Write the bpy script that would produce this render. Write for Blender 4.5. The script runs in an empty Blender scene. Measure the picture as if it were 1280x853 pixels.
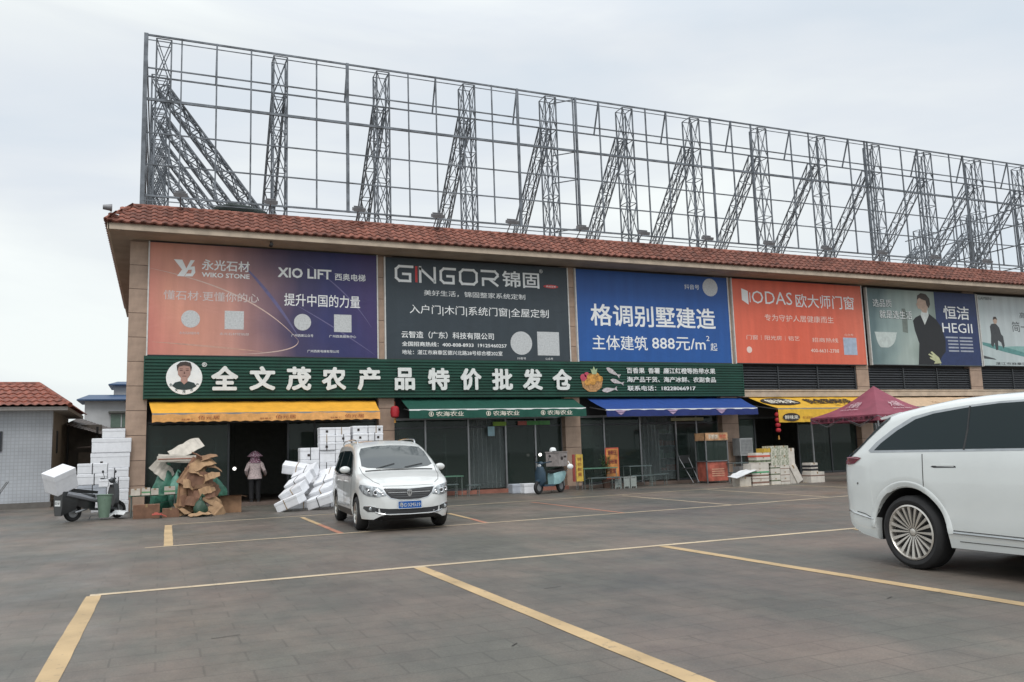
import bpy, bmesh, math, random
from mathutils import Vector, Matrix
from mathutils.bvhtree import BVHTree
random.seed(7)
SC = bpy.context.scene
PI = math.pi
# ---------------------------------------------------------------- camera
cam = bpy.data.objects.new("camera", bpy.data.cameras.new("camera"))
SC.collection.objects.link(cam)
R = Matrix(((0.92248404, -0.02158613, -0.38543123), (-0.38473314, -0.13334501, -0.91334524), (-0.03167974, 0.99083457, -0.13131354)))
R = Matrix(((0.92248404, -0.02158613, 0.38543123*-1), (-0.38473314, -0.13334501, -0.91334524), (-0.03167974, 0.99083457, -0.13131354)))
CAMROWS = R
cam.data.sensor_width = 36; cam.data.lens = 36 * 1044.55 / 1280
cam.data.clip_end = 3000; cam.data.clip_start = 0.05
SC.camera = cam
# ---------------------------------------------------------------- light
SUN_EL, SUN_AZ = math.radians(52), math.radians(200)     # azimuth: behind the camera
w = bpy.data.worlds.new("World"); SC.world = w; w.use_nodes = True
nt = w.node_tree; nt.nodes.clear()
N = nt.nodes.new; L = nt.links.new
out = N("ShaderNodeOutputWorld"); bg = N("ShaderNodeBackground"); L(bg.outputs[0], out.inputs[0])
sky = N("ShaderNodeTexSky"); sky.sky_type = 'NISHITA'; sky.sun_disc = False
sky.sun_elevation = SUN_EL; sky.sun_rotation = SUN_AZ; sky.dust_density = 4
tc = N("ShaderNodeTexCoord"); mp = N("ShaderNodeMapping"); L(tc.outputs['Generated'], mp.inputs[0])
mp.inputs['Scale'].default_value = (1.0, 1.0, 3.6)
n1 = N("ShaderNodeTexNoise"); n1.inputs['Scale'].default_value = 1.7; n1.inputs['Detail'].default_value = 6; n1.inputs['Roughness'].default_value = .48; n1.inputs['Distortion'].default_value = .5
L(mp.outputs[0], n1.inputs['Vector'])
cr = N("ShaderNodeValToRGB"); L(n1.outputs[0], cr.inputs[0])
els = cr.color_ramp.elements
els[0].position = .34; els[0].color = (.66, .73, .80, 1)
els[1].position = .66; els[1].color = (.90, .94, .93, 1)
e = els.new(.47); e.color = (.74, .785, .83, 1)
e = els.new(.56); e.color = (.81, .85, .865, 1)
sp = N("ShaderNodeSeparateXYZ"); L(tc.outputs['Generated'], sp.inputs[0])
hz = N("ShaderNodeMapRange"); hz.inputs['From Min'].default_value = 0; hz.inputs['From Max'].default_value = .26; hz.inputs['To Min'].default_value = .55; hz.inputs['To Max'].default_value = 0; L(sp.outputs[2], hz.inputs[0])
hm = N("ShaderNodeMix"); hm.data_type = 'RGBA'; L(hz.outputs[0], hm.inputs[0]); L(cr.outputs[0], hm.inputs[6]); hm.inputs[7].default_value = (.84, .90, .88, 1)
up = N("ShaderNodeMapRange"); up.inputs['From Min'].default_value = .45; up.inputs['From Max'].default_value = 1; up.inputs['To Min'].default_value = 1.0; up.inputs['To Max'].default_value = 1.9; L(sp.outputs[2], up.inputs[0])
sc1 = N("ShaderNodeVectorMath"); sc1.operation = 'SCALE'; L(hm.outputs[2], sc1.inputs[0]); L(up.outputs[0], sc1.inputs['Scale'])
sk = N("ShaderNodeVectorMath"); sk.operation = 'SCALE'; L(sky.outputs[0], sk.inputs[0]); sk.inputs['Scale'].default_value = .06
mx = N("ShaderNodeMix"); mx.data_type = 'RGBA'; mx.inputs[0].default_value = .12; L(sc1.outputs[0], mx.inputs[6]); L(sk.outputs[0], mx.inputs[7])
L(mx.outputs[2], bg.inputs[0]); bg.inputs[1].default_value = 1.0
sd = bpy.data.lights.new("sun", 'SUN'); sd.energy = 1.1; sd.angle = math.radians(25); sd.color = (1, .97, .93)
so = bpy.data.objects.new("sun", sd); SC.collection.objects.link(so)
sdir = Vector((math.sin(SUN_AZ) * math.cos(SUN_EL), math.cos(SUN_AZ) * math.cos(SUN_EL), math.sin(SUN_EL)))
so.rotation_euler = sdir.to_track_quat('Z', 'Y').to_euler()
SC.view_settings.view_transform = 'Standard'; SC.view_settings.look = 'None'
SC.view_settings.exposure = .22; SC.view_settings.gamma = 1
m4 = CAMROWS.to_4x4(); m4.translation = (0, 0, 1.38); cam.matrix_world = m4
SC.cycles.max_bounces = 6; SC.cycles.transparent_max_bounces = 8
# ---------------------------------------------------------------- materials
MATS = {}
def M(name, col, rough=.6, metal=0, var=.08, scale=6, bump=0, coat=0, spec=.5, dirt=None, bscale=None):
    if name in MATS: return MATS[name]
    m = bpy.data.materials.new(name); m.use_nodes = True; t = m.node_tree
    b = t.nodes["Principled BSDF"]
    b.inputs['Roughness'].default_value = rough; b.inputs['Metallic'].default_value = metal
    b.inputs['Coat Weight'].default_value = coat; b.inputs['Specular IOR Level'].default_value = spec
    if coat: b.inputs['Coat Roughness'].default_value = .04
    c = t.nodes.new("ShaderNodeTexCoord"); n = t.nodes.new("ShaderNodeTexNoise")
    n.inputs['Scale'].default_value = scale; n.inputs['Detail'].default_value = 5; n.inputs['Roughness'].default_value = .6
    t.links.new(c.outputs['Object'], n.inputs['Vector'])
    r = t.nodes.new("ShaderNodeValToRGB"); t.links.new(n.outputs[0], r.inputs[0])
    d = dirt or tuple(x * (1 - var * 2.2) for x in col)
    r.color_ramp.elements[0].position = .3; r.color_ramp.elements[0].color = (*d, 1)
    r.color_ramp.elements[1].position = .62; r.color_ramp.elements[1].color = (*[min(1, x * (1 + var * .6)) for x in col], 1)
    t.links.new(r.outputs[0], b.inputs['Base Color'])
    if bump:
        n2 = t.nodes.new("ShaderNodeTexNoise"); n2.inputs['Scale'].default_value = bscale or scale * 5; n2.inputs['Detail'].default_value = 4
        t.links.new(c.outputs['Object'], n2.inputs['Vector'])
        bm_ = t.nodes.new("ShaderNodeBump"); bm_.inputs['Strength'].default_value = bump; bm_.inputs['Distance'].default_value = .02
        t.links.new(n2.outputs[0], bm_.inputs['Height']); t.links.new(bm_.outputs[0], b.inputs['Normal'])
    MATS[name] = m
    return m
def Mvary(name, col, rough=.7, amt=.25, hue=.02, **k):
    """as M, but the tone also differs from object to object"""
    if name in MATS: return MATS[name]
    m = M(name, col, rough, **k); t = m.node_tree; b = t.nodes["Principled BSDF"]
    lk = b.inputs['Base Color'].links[0]; src = lk.from_socket
    oi = t.nodes.new("ShaderNodeObjectInfo"); hs = t.nodes.new("ShaderNodeHueSaturation")
    mr = t.nodes.new("ShaderNodeMapRange"); mr.inputs['To Min'].default_value = 1 - amt; mr.inputs['To Max'].default_value = 1 + amt
    t.links.new(oi.outputs['Random'], mr.inputs[0]); t.links.new(mr.outputs[0], hs.inputs['Value']); t.links.new(src, hs.inputs['Color'])
    t.links.new(hs.outputs[0], b.inputs['Base Color'])
    return m
def Mglass(name, tint, through=.5, rough=.03):
    """window glass: sharp reflection over a tinted see-through pane"""
    if name in MATS: return MATS[name]
    m = bpy.data.materials.new(name); m.use_nodes = True; t = m.node_tree; t.nodes.clear()
    o = t.nodes.new("ShaderNodeOutputMaterial"); mixs = t.nodes.new("ShaderNodeMixShader"); tr = t.nodes.new("ShaderNodeBsdfTransparent")
    gl = t.nodes.new("ShaderNodeBsdfPrincipled"); gl.inputs['Base Color'].default_value = (*tint, 1); gl.inputs['Roughness'].default_value = rough
    tr.inputs[0].default_value = (*[min(1, .35 + x * 3) for x in tint], 1)
    mixs.inputs[0].default_value = 1 - through
    t.links.new(tr.outputs[0], mixs.inputs[1]); t.links.new(gl.outputs[0], mixs.inputs[2]); t.links.new(mixs.outputs[0], o.inputs[0])
    MATS[name] = m; return m
def Mglow(name, col, s):
    if name in MATS: return MATS[name]
    m = bpy.data.materials.new(name); m.use_nodes = True; b = m.node_tree.nodes["Principled BSDF"]
    b.inputs['Base Color'].default_value = (*col, 1); b.inputs['Emission Color'].default_value = (*col, 1); b.inputs['Emission Strength'].default_value = s
    MATS[name] = m; return m
# ---------------------------------------------------------------- mesh helpers
COL = SC.collection
WORLD = {}      # world origin of unrotated things
class MB:
    def __init__(s): s.v = []; s.f = []; s.s = []
    def add(s, vs, fs, smooth=False):
        k = len(s.v); s.v += [tuple(v) for v in vs]; s.f += [tuple(i + k for i in f) for f in fs]; s.s += [smooth] * len(fs); return s
    def box(s, x0, x1, y0, y1, z0, z1, rot=None, piv=None):
        vs = [Vector((x, y, z)) for x in (x0, x1) for y in (y0, y1) for z in (z0, z1)]
        if rot is not None:
            p = Vector(piv) if piv else sum(vs, Vector()) / 8
            m = rot if isinstance(rot, Matrix) else Matrix.Rotation(rot, 3, 'Z')
            vs = [m @ (v - p) + p for v in vs]
        return s.add(vs, [(0, 1, 3, 2), (4, 6, 7, 5), (0, 4, 5, 1), (2, 3, 7, 6), (0, 2, 6, 4), (1, 5, 7, 3)])
    def beam(s, p, q, w, h=None, up=(0, 0, 1)):
        p = Vector(p); q = Vector(q); h = h or w; d = (q - p).normalized(); u = Vector(up)
        if abs(d.dot(u)) > .98: u = Vector((0, 1, 0))
        a = d.cross(u).normalized() * w / 2; b = a.cross(d).normalized() * h / 2
        return s.add([p - a - b, p + a - b, p + a + b, p - a + b, q - a - b, q + a - b, q + a + b, q - a + b],
                     [(3, 2, 1, 0), (4, 5, 6, 7), (0, 1, 5, 4), (1, 2, 6, 5), (2, 3, 7, 6), (3, 0, 4, 7)])
    def tube(s, pts, r, n=8, r2=None, cap=True):
        pts = [Vector(p) for p in pts]; k = len(pts); rings = []
        rr = r if isinstance(r, (list, tuple)) else [r + ((r2 or r) - r) * i / (k - 1) for i in range(k)]
        for i, p in enumerate(pts):
            d = (pts[min(i + 1, k - 1)] - pts[max(i - 1, 0)]).normalized()
            u = Vector((0, 0, 1)) if abs(d.z) < .95 else Vector((0, 1, 0))
            a = d.cross(u).normalized(); b = a.cross(d).normalized()
            rings.append([p + (a * math.cos(t) + b * math.sin(t)) * rr[i] for t in [2 * PI * j / n for j in range(n)]])
        vs = [v for r_ in rings for v in r_]; fs = []
        for i in range(k - 1):
            for j in range(n):
                a0 = i * n + j; a1 = i * n + (j + 1) % n; fs.append((a0, a1, a1 + n, a0 + n))
        s.add(vs, fs, True)
        if cap: s.add([], []); b0 = len(s.v) - len(vs); s.f.append(tuple(b0 + j for j in range(n))[::-1]); s.s.append(False); s.f.append(tuple(b0 + (k - 1) * n + j for j in range(n))); s.s.append(False)
        return s
    def lathe(s, prof, c=(0, 0, 0), n=16, axis='Z', sq=1.0):
        vs = []; fs = []; c = Vector(c)
        for r, z in prof:
            for j in range(n):
                t = 2 * PI * j / n; x = r * math.cos(t); y = r * math.sin(t) * sq
                vs.append(c + Vector({'Z': (x, y, z), 'Y': (x, z, y), 'X': (z, x, y)}[axis]))
        for i in range(len(prof) - 1):
            for j in range(n):
                a0 = i * n + j; a1 = i * n + (j + 1) % n; fs.append((a0, a1, a1 + n, a0 + n))
        return s.add(vs, fs, True)
    def ball(s, c, rx, ry=None, rz=None, n=12, m=8):
        ry = ry or rx; rz = rz or rx; c = Vector(c); vs = []; fs = []
        for i in range(m + 1):
            a = PI * i / m
            for j in range(n):
                t = 2 * PI * j / n; vs.append(c + Vector((rx * math.sin(a) * math.cos(t), ry * math.sin(a) * math.sin(t), rz * math.cos(a))))
        for i in range(m):
            for j in range(n):
                a0 = i * n + j; a1 = i * n + (j + 1) % n; fs.append((a0, a0 + n, a1 + n, a1))
        return s.add(vs, fs, True)
    def poly(s, pts, y, th=.004):
        """a flat outline in the XZ plane with its front at y (facing -Y) and thickness th"""
        n = len(pts); vs = [(x, y, z) for x, z in pts] + [(x, y + th, z) for x, z in pts]
        return s.add(vs, [tuple(range(n)), tuple(range(n, 2 * n))[::-1]] + [(i, i + n, (i + 1) % n + n, (i + 1) % n) for i in range(n)])
    def loft(s, rings, cap=True, smooth=True):
        n = len(rings[0]); vs = [v for r in rings for v in r]; fs = []
        for i in range(len(rings) - 1):
            for j in range(n):
                a0 = i * n + j; a1 = i * n + (j + 1) % n; fs.append((a0, a1, a1 + n, a0 + n))
        k = len(s.v); s.add(vs, fs, smooth)
        if cap:
            s.f.append(tuple(k + j for j in range(n))[::-1]); s.s.append(False); s.f.append(tuple(k + (len(rings) - 1) * n + j for j in range(n))); s.s.append(False)
        return s
    def build(s, name, mat, parent=None, world=False, sharp=38, fixn=True, label=None):
        off = Vector((0, 0, 0))
        if parent is not None and world:
            off = WORLD.get(parent.name, Vector((0, 0, 0)))
        me = bpy.data.meshes.new(name); me.from_pydata([tuple(Vector(v) - off) for v in s.v], [], s.f)
        if fixn:
            b = bmesh.new(); b.from_mesh(me); bmesh.ops.recalc_face_normals(b, faces=b.faces); b.to_mesh(me); b.free()
        me.polygons.foreach_set('use_smooth', s.s)
        if any(s.s): me.set_sharp_from_angle(angle=math.radians(sharp))
        me.materials.append(mat); me.update()
        return link(name, me, parent, label)
def link(name, me, parent=None, label=None):
    o = bpy.data.objects.new(name, me); COL.objects.link(o)
    if parent is not None:
        o.parent = parent; WORLD[o.name] = WORLD.get(parent.name, Vector((0, 0, 0)))
    if label: o['label'] = label
    return o
def thing(name, label, cat, loc=(0, 0, 0), rz=0, group=None):
    o = bpy.data.objects.new(name, None); COL.objects.link(o); o.location = loc; o.rotation_euler = (0, 0, rz)
    o.empty_display_size = .1
    o['label'] = label; o['category'] = cat
    if group: o['group'] = group
    WORLD[o.name] = Vector(loc)
    return o
def tag(o, label, cat, group=None):
    o['label'] = label; o['category'] = cat
    if group: o['group'] = group
    return o
def struct(o): o['kind'] = 'structure'; return o
def copy_tree(root, loc, rz=None, label=None, rot=None):
    r = root.copy(); COL.objects.link(r); r.location = loc
    if rz is not None: r.rotation_euler = (0, 0, rz)
    if rot is not None: r.rotation_euler = rot
    if label: r['label'] = label
    WORLD[r.name] = Vector(loc)
    for ch in list(root.children):
        c = ch.copy(); COL.objects.link(c); c.parent = r
        for g in list(ch.children):
            d = g.copy(); COL.objects.link(d); d.parent = c
    return r
# ---------------------------------------------------------------- lettering
_T = {}
def glyphs(st, bold=0.0, ext=0.0, space=1.0):
    """flat outline of the characters in a unit box; weight comes from slightly shifted overprints"""
    k = (st, bold, ext, space)
    if k in _T: return _T[k]
    cu = bpy.data.curves.new("lettering", 'FONT'); cu.body = st; cu.size = 1; cu.space_character = space; cu.resolution_u = 2
    if ext: cu.extrude = .5
    o = bpy.data.objects.new("lettering", cu); COL.objects.link(o)
    bpy.context.view_layer.update()
    ev = o.evaluated_get(bpy.context.evaluated_depsgraph_get()); me = ev.to_mesh()
    v0 = [v.co.copy() for v in me.vertices]; f0 = [tuple(p.vertices) for p in me.polygons]
    ev.to_mesh_clear(); bpy.data.objects.remove(o); bpy.data.curves.remove(cu)
    offs = [(0, 0)]
    if bold: offs += [(bold * math.cos(a), bold * math.sin(a)) for a in [2 * PI * (j + .5) / (8 if ext else 4) for j in range(8 if ext else 4)]]
    vs = []; fs = []
    for q, (dx, dy) in enumerate(offs):
        n = len(vs); vs += [Vector((v.x + dx, v.y + dy, (v.z * 2 if ext else 0) + q * .0008)) for v in v0]; fs += [tuple(i + n for i in f) for f in f0]
    x0 = min(v.x for v in vs); x1 = max(v.x for v in vs); y0 = min(v.y for v in vs); y1 = max(v.y for v in vs)
    r = ([((v.x - x0) / (x1 - x0), (v.y - y0) / (y1 - y0), v.z) for v in vs], fs); _T[k] = r
    return r
def write(st, x0, x1, z0, z1, y, mat, parent, bold=.012, ext=.0, name="lettering", world=True, mapf=None, space=1.0):
    """print st into the box x0..x1, z0..z1 of an upright plane at depth y (facing -Y)"""
    vs, fs = glyphs(st, bold, 1.0 if ext else 0, space)
    mb = MB(); mapf = mapf or (lambda a, b: (x0 + a * (x1 - x0), y, z0 + b * (z1 - z0)))
    pts = []
    for a, b, c in vs:
        p = Vector(mapf(a, b)); p.y -= c * ext if ext else c * .25; pts.append(p)
    mb.add(pts, fs)
    return mb.build(name, mat, parent, world=world, fixn=False)
# ================================================================ ground
def ground_mat():
    m = bpy.data.materials.new("car_park_paving"); m.use_nodes = True; t = m.node_tree; b = t.nodes["Principled BSDF"]
    c = t.nodes.new("ShaderNodeTexCoord"); mpp = t.nodes.new("ShaderNodeMapping"); t.links.new(c.outputs['Object'], mpp.inputs[0]); mpp.inputs['Scale'].default_value = (1, .55, 1)
    def noise(s, d=5, r=.6, src=None):
        n = t.nodes.new("ShaderNodeTexNoise"); n.inputs['Scale'].default_value = s; n.inputs['Detail'].default_value = d; n.inputs['Roughness'].default_value = r
        t.links.new(src or c.outputs['Object'], n.inputs['Vector']); return n
    def ramp(n, a, ca, b_, cb):
        r = t.nodes.new("ShaderNodeValToRGB"); r.color_ramp.elements[0].position = a; r.color_ramp.elements[0].color = (*ca, 1)
        r.color_ramp.elements[1].position = b_; r.color_ramp.elements[1].color = (*cb, 1); t.links.new(n.outputs[0], r.inputs[0]); return r
    def mul(x, y, f=1, mode='MULTIPLY'):
        k = t.nodes.new("ShaderNodeMix"); k.data_type = 'RGBA'; k.blend_type = mode; k.inputs[0].default_value = f
        t.links.new(x, k.inputs[6]); t.links.new(y, k.inputs[7]); return k.outputs[2]
    mac = ramp(noise(.22, 6, .6), .35, (.112, .102, .096), .65, (.168, .147, .129))
    brown = ramp(noise(.55, 5, .65, mpp.outputs[0]), .40, (.80, .86, .82), .62, (1.18, 1.06, .98))
    c1 = mul(mac.outputs[0], brown.outputs[0])
    sc_ = ramp(noise(2.6, 6, .7, mpp.outputs[0]), .32, (.80, .80, .81), .60, (1.06, 1.06, 1.05)); c1 = mul(c1, sc_.outputs[0])
    fine = ramp(noise(60, 3, .7), .3, (.78, .78, .78), .7, (1.16, 1.16, 1.16)); c1 = mul(c1, fine.outputs[0])
    # small pavers: faint joints and tone from block to block
    br = t.nodes.new("ShaderNodeTexBrick"); br.inputs['Scale'].default_value = 1; br.inputs['Brick Width'].default_value = .6; br.inputs['Row Height'].default_value = .3
    br.inputs['Mortar Size'].default_value = .008; br.inputs['Color1'].default_value = (1.03, 1.03, 1.03, 1); br.inputs['Color2'].default_value = (.93, .93, .94, 1); br.inputs['Mortar'].default_value = (.66, .66, .66, 1)
    t.links.new(c.outputs['Object'], br.inputs['Vector']); c1 = mul(c1, br.outputs[0], .75)
    # patches of scuffed green-grey and tyre-dark
    st = ramp(noise(.9, 7, .75), .58, (1, 1, 1), .70, (.66, .67, .66)); c1 = mul(c1, st.outputs[0], .8)
    t.links.new(c1, b.inputs['Base Color'])
    rr = t.nodes.new("ShaderNodeMapRange"); rr.inputs['From Min'].default_value = .3; rr.inputs['From Max'].default_value = .7; rr.inputs['To Min'].default_value = .36; rr.inputs['To Max'].default_value = .72
    t.links.new(noise(.7, 6).outputs[0], rr.inputs[0]); t.links.new(rr.outputs[0], b.inputs['Roughness'])
    bu = t.nodes.new("ShaderNodeBump"); bu.inputs['Strength'].default_value = .35; bu.inputs['Distance'].default_value = .006
    t.links.new(noise(45, 5).outputs[0], bu.inputs['Height']); t.links.new(bu.outputs[0], b.inputs['Normal'])
    return m
g = MB(); g.add([(-900, -900, 0), (900, -900, 0), (900, 900, 0), (-900, 900, 0)], [(0, 1, 2, 3)])
struct(g.build("ground", ground_mat()))
def paint_mat(name, col, wear=.45):
    m = bpy.data.materials.new(name); m.use_nodes = True; t = m.node_tree; b = t.nodes["Principled BSDF"]; b.inputs['Roughness'].default_value = .7
    c = t.nodes.new("ShaderNodeTexCoord"); n = t.nodes.new("ShaderNodeTexNoise"); n.inputs['Scale'].default_value = 9; n.inputs['Detail'].default_value = 8; n.inputs['Roughness'].default_value = .75
    t.links.new(c.outputs['Object'], n.inputs['Vector']); r = t.nodes.new("ShaderNodeValToRGB"); t.links.new(n.outputs[0], r.inputs[0])
    r.color_ramp.elements[0].position = wear - .12; r.color_ramp.elements[0].color = (.13, .115, .10, 1); r.color_ramp.elements[1].position = wear + .03; r.color_ramp.elements[1].color = (*col, 1)
    n2 = t.nodes.new("ShaderNodeTexNoise"); n2.inputs['Scale'].default_value = 1.3; n2.inputs['Detail'].default_value = 5; t.links.new(c.outputs['Object'], n2.inputs['Vector'])
    mr = t.nodes.new("ShaderNodeMapRange"); mr.inputs['From Min'].default_value = .3; mr.inputs['From Max'].default_value = .7; mr.inputs['To Min'].default_value = .72; mr.inputs['To Max'].default_value = 1.1; t.links.new(n2.outputs[0], mr.inputs[0])
    v = t.nodes.new("ShaderNodeVectorMath"); v.operation = 'SCALE'; t.links.new(r.outputs[0], v.inputs[0]); t.links.new(mr.outputs[0], v.inputs['Scale'])
    t.links.new(v.outputs[0], b.inputs['Base Color']); return m
Pyel = paint_mat("yellow_line_paint", (.52, .37, .20), .405); Pwht = paint_mat("cream_line_paint", (.56, .45, .31), .41)
Pred = paint_mat("faded_red_line_paint", (.45, .20, .13), .42)
LZ = [.004]
def line(x0, y0, x1, y1, wd, mat):
    d = Vector((x1 - x0, y1 - y0)).normalized(); nrm = Vector((-d.y, d.x)) * wd / 2; z = LZ[0]
    b = MB(); nseg = max(1, int(math.hypot(x1 - x0, y1 - y0) / .35)); vs = []
    for i in range(nseg + 1):
        f = i / nseg; x = x0 + (x1 - x0) * f; y = y0 + (y1 - y0) * f; j1 = random.uniform(-.006, .006); j2 = random.uniform(-.006, .006)
        vs += [(x + nrm.x * (1 + j1 * 10), y + nrm.y * (1 + j1 * 10), z), (x - nrm.x * (1 + j2 * 10), y - nrm.y * (1 + j2 * 10), z)]
    b.add(vs, [(2 * i, 2 * i + 1, 2 * i + 3, 2 * i + 2) for i in range(nseg)])
    return struct(b.build("bay_line", mat))
line(-.66, 10.24, 22, 10.62, .13, Pwht); line(-.2, 15.36, 12.15, 16.12, .10, Pwht); line(12.2, 16.13, 21.5, 17.2, .10, Pwht); line(.28, 20.6, 21, 23.2, .10, Pwht)
line(-.62, 10.18, -.66, 4.2, .15, Pyel); line(2.98, 10.24, 2.96, 3.2, .15, Pyel); line(6.53, 10.26, 6.60, 3.2, .15, Pyel); line(10.1, 10.3, 10.2, 3.2, .15, Pyel)
line(.16, 15.45, .2, 20.5, .15, Pyel); line(3.12, 20.5, 3.10, 18.0, .11, Pyel); line(3.10, 18.0, 3.08, 15.6, .11, Pred); line(6.24, 18.9, 6.1, 17, .1, Pyel); line(6.1, 17, 5.98, 15.80, .1, Pred)
line(9.37, 21.2, 9.22, 16, .09, Pred); line(12.5, 21.7, 12.2, 16.19, .08, Pwht); line(15.9, 22.3, 15.5, 16.6, .08, Pwht); line(19.2, 22.8, 18.9, 17, .08, Pwht)

Mcrk = M("dark_joint_crack", (.035, .032, .03), .9)
for a, b, c, d in ((1.42, 4.28, 1.46, 4.38), (2.12, 4.3, 2.22, 4.22), (5.9, 5.72, 6.0, 5.76), (2.35, 5.75, 2.42, 5.82), (.4, 7.2, .62, 7.24), (3.6, 7.9, 3.8, 7.93), (-.9, 5.0, -.85, 5.15)):
    line(a, b, c, d, .010, Mcrk).name = "pavement_crack"
# ================================================================ market building
D = 27.2
Mtile = Mvary("pillar_cladding_tile", (.40, .285, .215), .55, amt=.07, var=.10, scale=3)
Mjoint = M("cladding_joint", (.12, .09, .075), .9)
Mwall = M("dark_render", (.10, .095, .09), .9)
Mbeige = M("beige_painted_concrete", (.50, .41, .32), .75, var=.12, scale=2)
Msoff = M("soffit_render", (.33, .26, .20), .85, var=.10, scale=1.5)
Mroof = Mvary("terracotta_roof_tile", (.205, .074, .050), .75, amt=.32, var=.32, scale=5, bump=.3)
Mdark = M("dark_void", (.018, .019, .02), .9)
Mint = M("dim_shop_wall", (.24, .24, .22), .85)
Mfloor = M("shop_floor_tile", (.16, .12, .10), .5)
Malu = M("grey_aluminium", (.30, .31, .32), .4, metal=.7)
Mdkalu = M("dark_window_frame", (.05, .055, .06), .4, metal=.3)
Mlouv = M("dark_louvre_slat", (.075, .080, .088), .5, metal=.2)
Mredstep = M("red_step_tile", (.30, .12, .085), .6, var=.15)
Gshop = Mglass("shop_glass", (.07, .095, .085), .62)
mb_root = thing("market_building", "long single storey market hall with terracotta eaves and tiled pillars", "building", (0, D, 0))
PX = [(-.97, -.46), (6.60, 7.15), (13.74, 14.07), (20.9, 21.12), (28.02, 28.30), (35.02, 35.15), (42.1, 42.5)]
# ground-floor pillars are wider than the strips between the boards
PG = [(-.97, -.40), (6.62, 7.15), (13.46, 14.07), (20.32, 21.09), (27.45, 28.12), (34.3, 35.05), (41.5, 42.3)]
pcore = {}
for i, (a, b) in enumerate(PG):
    k = MB(); k.box(a + .02, b - .02, D + .02, D + .45, 0, 8.12); p = k.build("pillar", Mjoint, mb_root, world=True)
    # cladding slabs, joints recessed 20 mm
    z = 0.0; n = 0
    while z < 8.1:
        z1 = min(z + .735, 8.12)
        if 3.26 < z + .3 < 8.0 and i > 0 and i < 3 and z > 3.3 and z1 < 4.5: z = z1; continue
        key = (round(b - a, 2), round(z1 - z, 2))
        if key not in pcore:
            s = MB(); s.box(0, b - a, 0, .48, .008, z1 - z - .008); o_ = s.build("cladding_panel", Mtile); pcore[key] = o_.data; bpy.data.objects.remove(o_)
        o = link("cladding_panel", pcore[key], p); o.location = (a, 0, z); z = z1
# walls: upper wall, side wall, back, dark band behind the sign and louvres
k = MB(); k.box(-.9, 42.4, D + .30, D + .45, 4.52, 8.12); k.build("upper_wall", Mwall, mb_root, world=True)
k = MB(); k.box(-.93, -.78, D + .46, 41.0, 0, 8.12); k.box(-.78, 42.4, 40.85, 41.0, 0, 8.12); k.box(42.4, 42.6, D + .3, 41, 0, 8.12); k.build("outer_wall", Msoff, mb_root, world=True)
k = MB(); k.box(-.9, 21.12, D + .25, D + .5, 2.62, 4.50); k.build("lintel_beam", Mdark, mb_root, world=True)
k = MB(); k.box(21.15, 42.6, D - .10, D + .48, 3.25, 3.47); k.box(21.15, 42.6, D - .13, D + .48, 3.475, 3.53); k.build("ledge", Mbeige, mb_root, world=True)
k = MB(); k.box(21.1, 42.5, D + .3, D + .5, 2.45, 3.24); k.build("lintel_beam", Mdark, mb_root, world=True)
# louvre band
for a, b in ((21.2, 27.40), (28.14, 34.28), (35.07, 41.4)):
    k = MB(); k.box(a, b, D + .22, D + .28, 3.54, 4.52); bk = k.build("louvre_panel", Mdark, mb_root, world=True)
    s = MB(); z = 3.58
    while z < 4.47:
        s.add([(a, D + .06, z), (b, D + .06, z), (b, D + .15, z + .075), (a, D + .15, z + .075), (a, D + .06, z + .012), (b, D + .06, z + .012), (b, D + .15, z + .087), (a, D + .15, z + .087)],
              [(0, 1, 2, 3), (7, 6, 5, 4), (0, 4, 5, 1), (3, 2, 6, 7), (0, 3, 7, 4), (1, 5, 6, 2)]); z += .105
    s.build("louvre_slat", Mlouv, bk, world=True)['kind'] = 'stuff'
    for f in (1 / 3, 2 / 3, 0, 1):
        s = MB(); x = a + (b - a) * f; s.box(x - .025, x + .025, D + .03, D + .2, 3.535, 4.51); s.build("mullion", Mdkalu, bk, world=True)
# roof: deck, eaves, soffit, gutter
k = MB(); k.box(-.9, 43, 27.0, 41.2, 8.50, 8.62); k.build("roof_deck", Msoff, mb_root, world=True)
k = MB(); k.box(-1.50, 43.5, 26.15, 42.2, 8.125, 8.20); k.build("soffit", Msoff, mb_root, world=True)
k = MB(); k.box(-1.53, 43.5, 26.10, 26.145, 8.14, 8.33); k.box(-1.56, -1.505, 26.10, 42.2, 8.14, 8.33); k.build("gutter_board", Mbeige, mb_root, world=True)
EY, EX, RY, RX, EZ, RZ = 26.04, -1.60, 26.78, -.92, 8.34, 9.06
k = MB(); k.add([(EX, EY, EZ - .02), (43.5, EY, EZ - .02), (43.5, RY, RZ - .04), (RX, RY, RZ - .04)], [(0, 1, 2, 3)]); k.add([(EX, EY, EZ - .02), (RX, RY, RZ - .04), (RX, 41.5, RZ - .04), (EX, 42.2, EZ - .02)], [(0, 1, 2, 3)])
k.add([(RX, RY, RZ - .04), (43.5, RY, RZ - .04), (43.5, RY + .3, RZ - .3), (RX + .3, RY + .3, RZ - .3)], [(0, 1, 2, 3)])
k.box(RX + .3, 43.5, RY + .28, RY + .34, 8.62, RZ - .3)
rf = k.build("tiled_roof", Mroof, mb_root, world=True, fixn=False)
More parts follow.
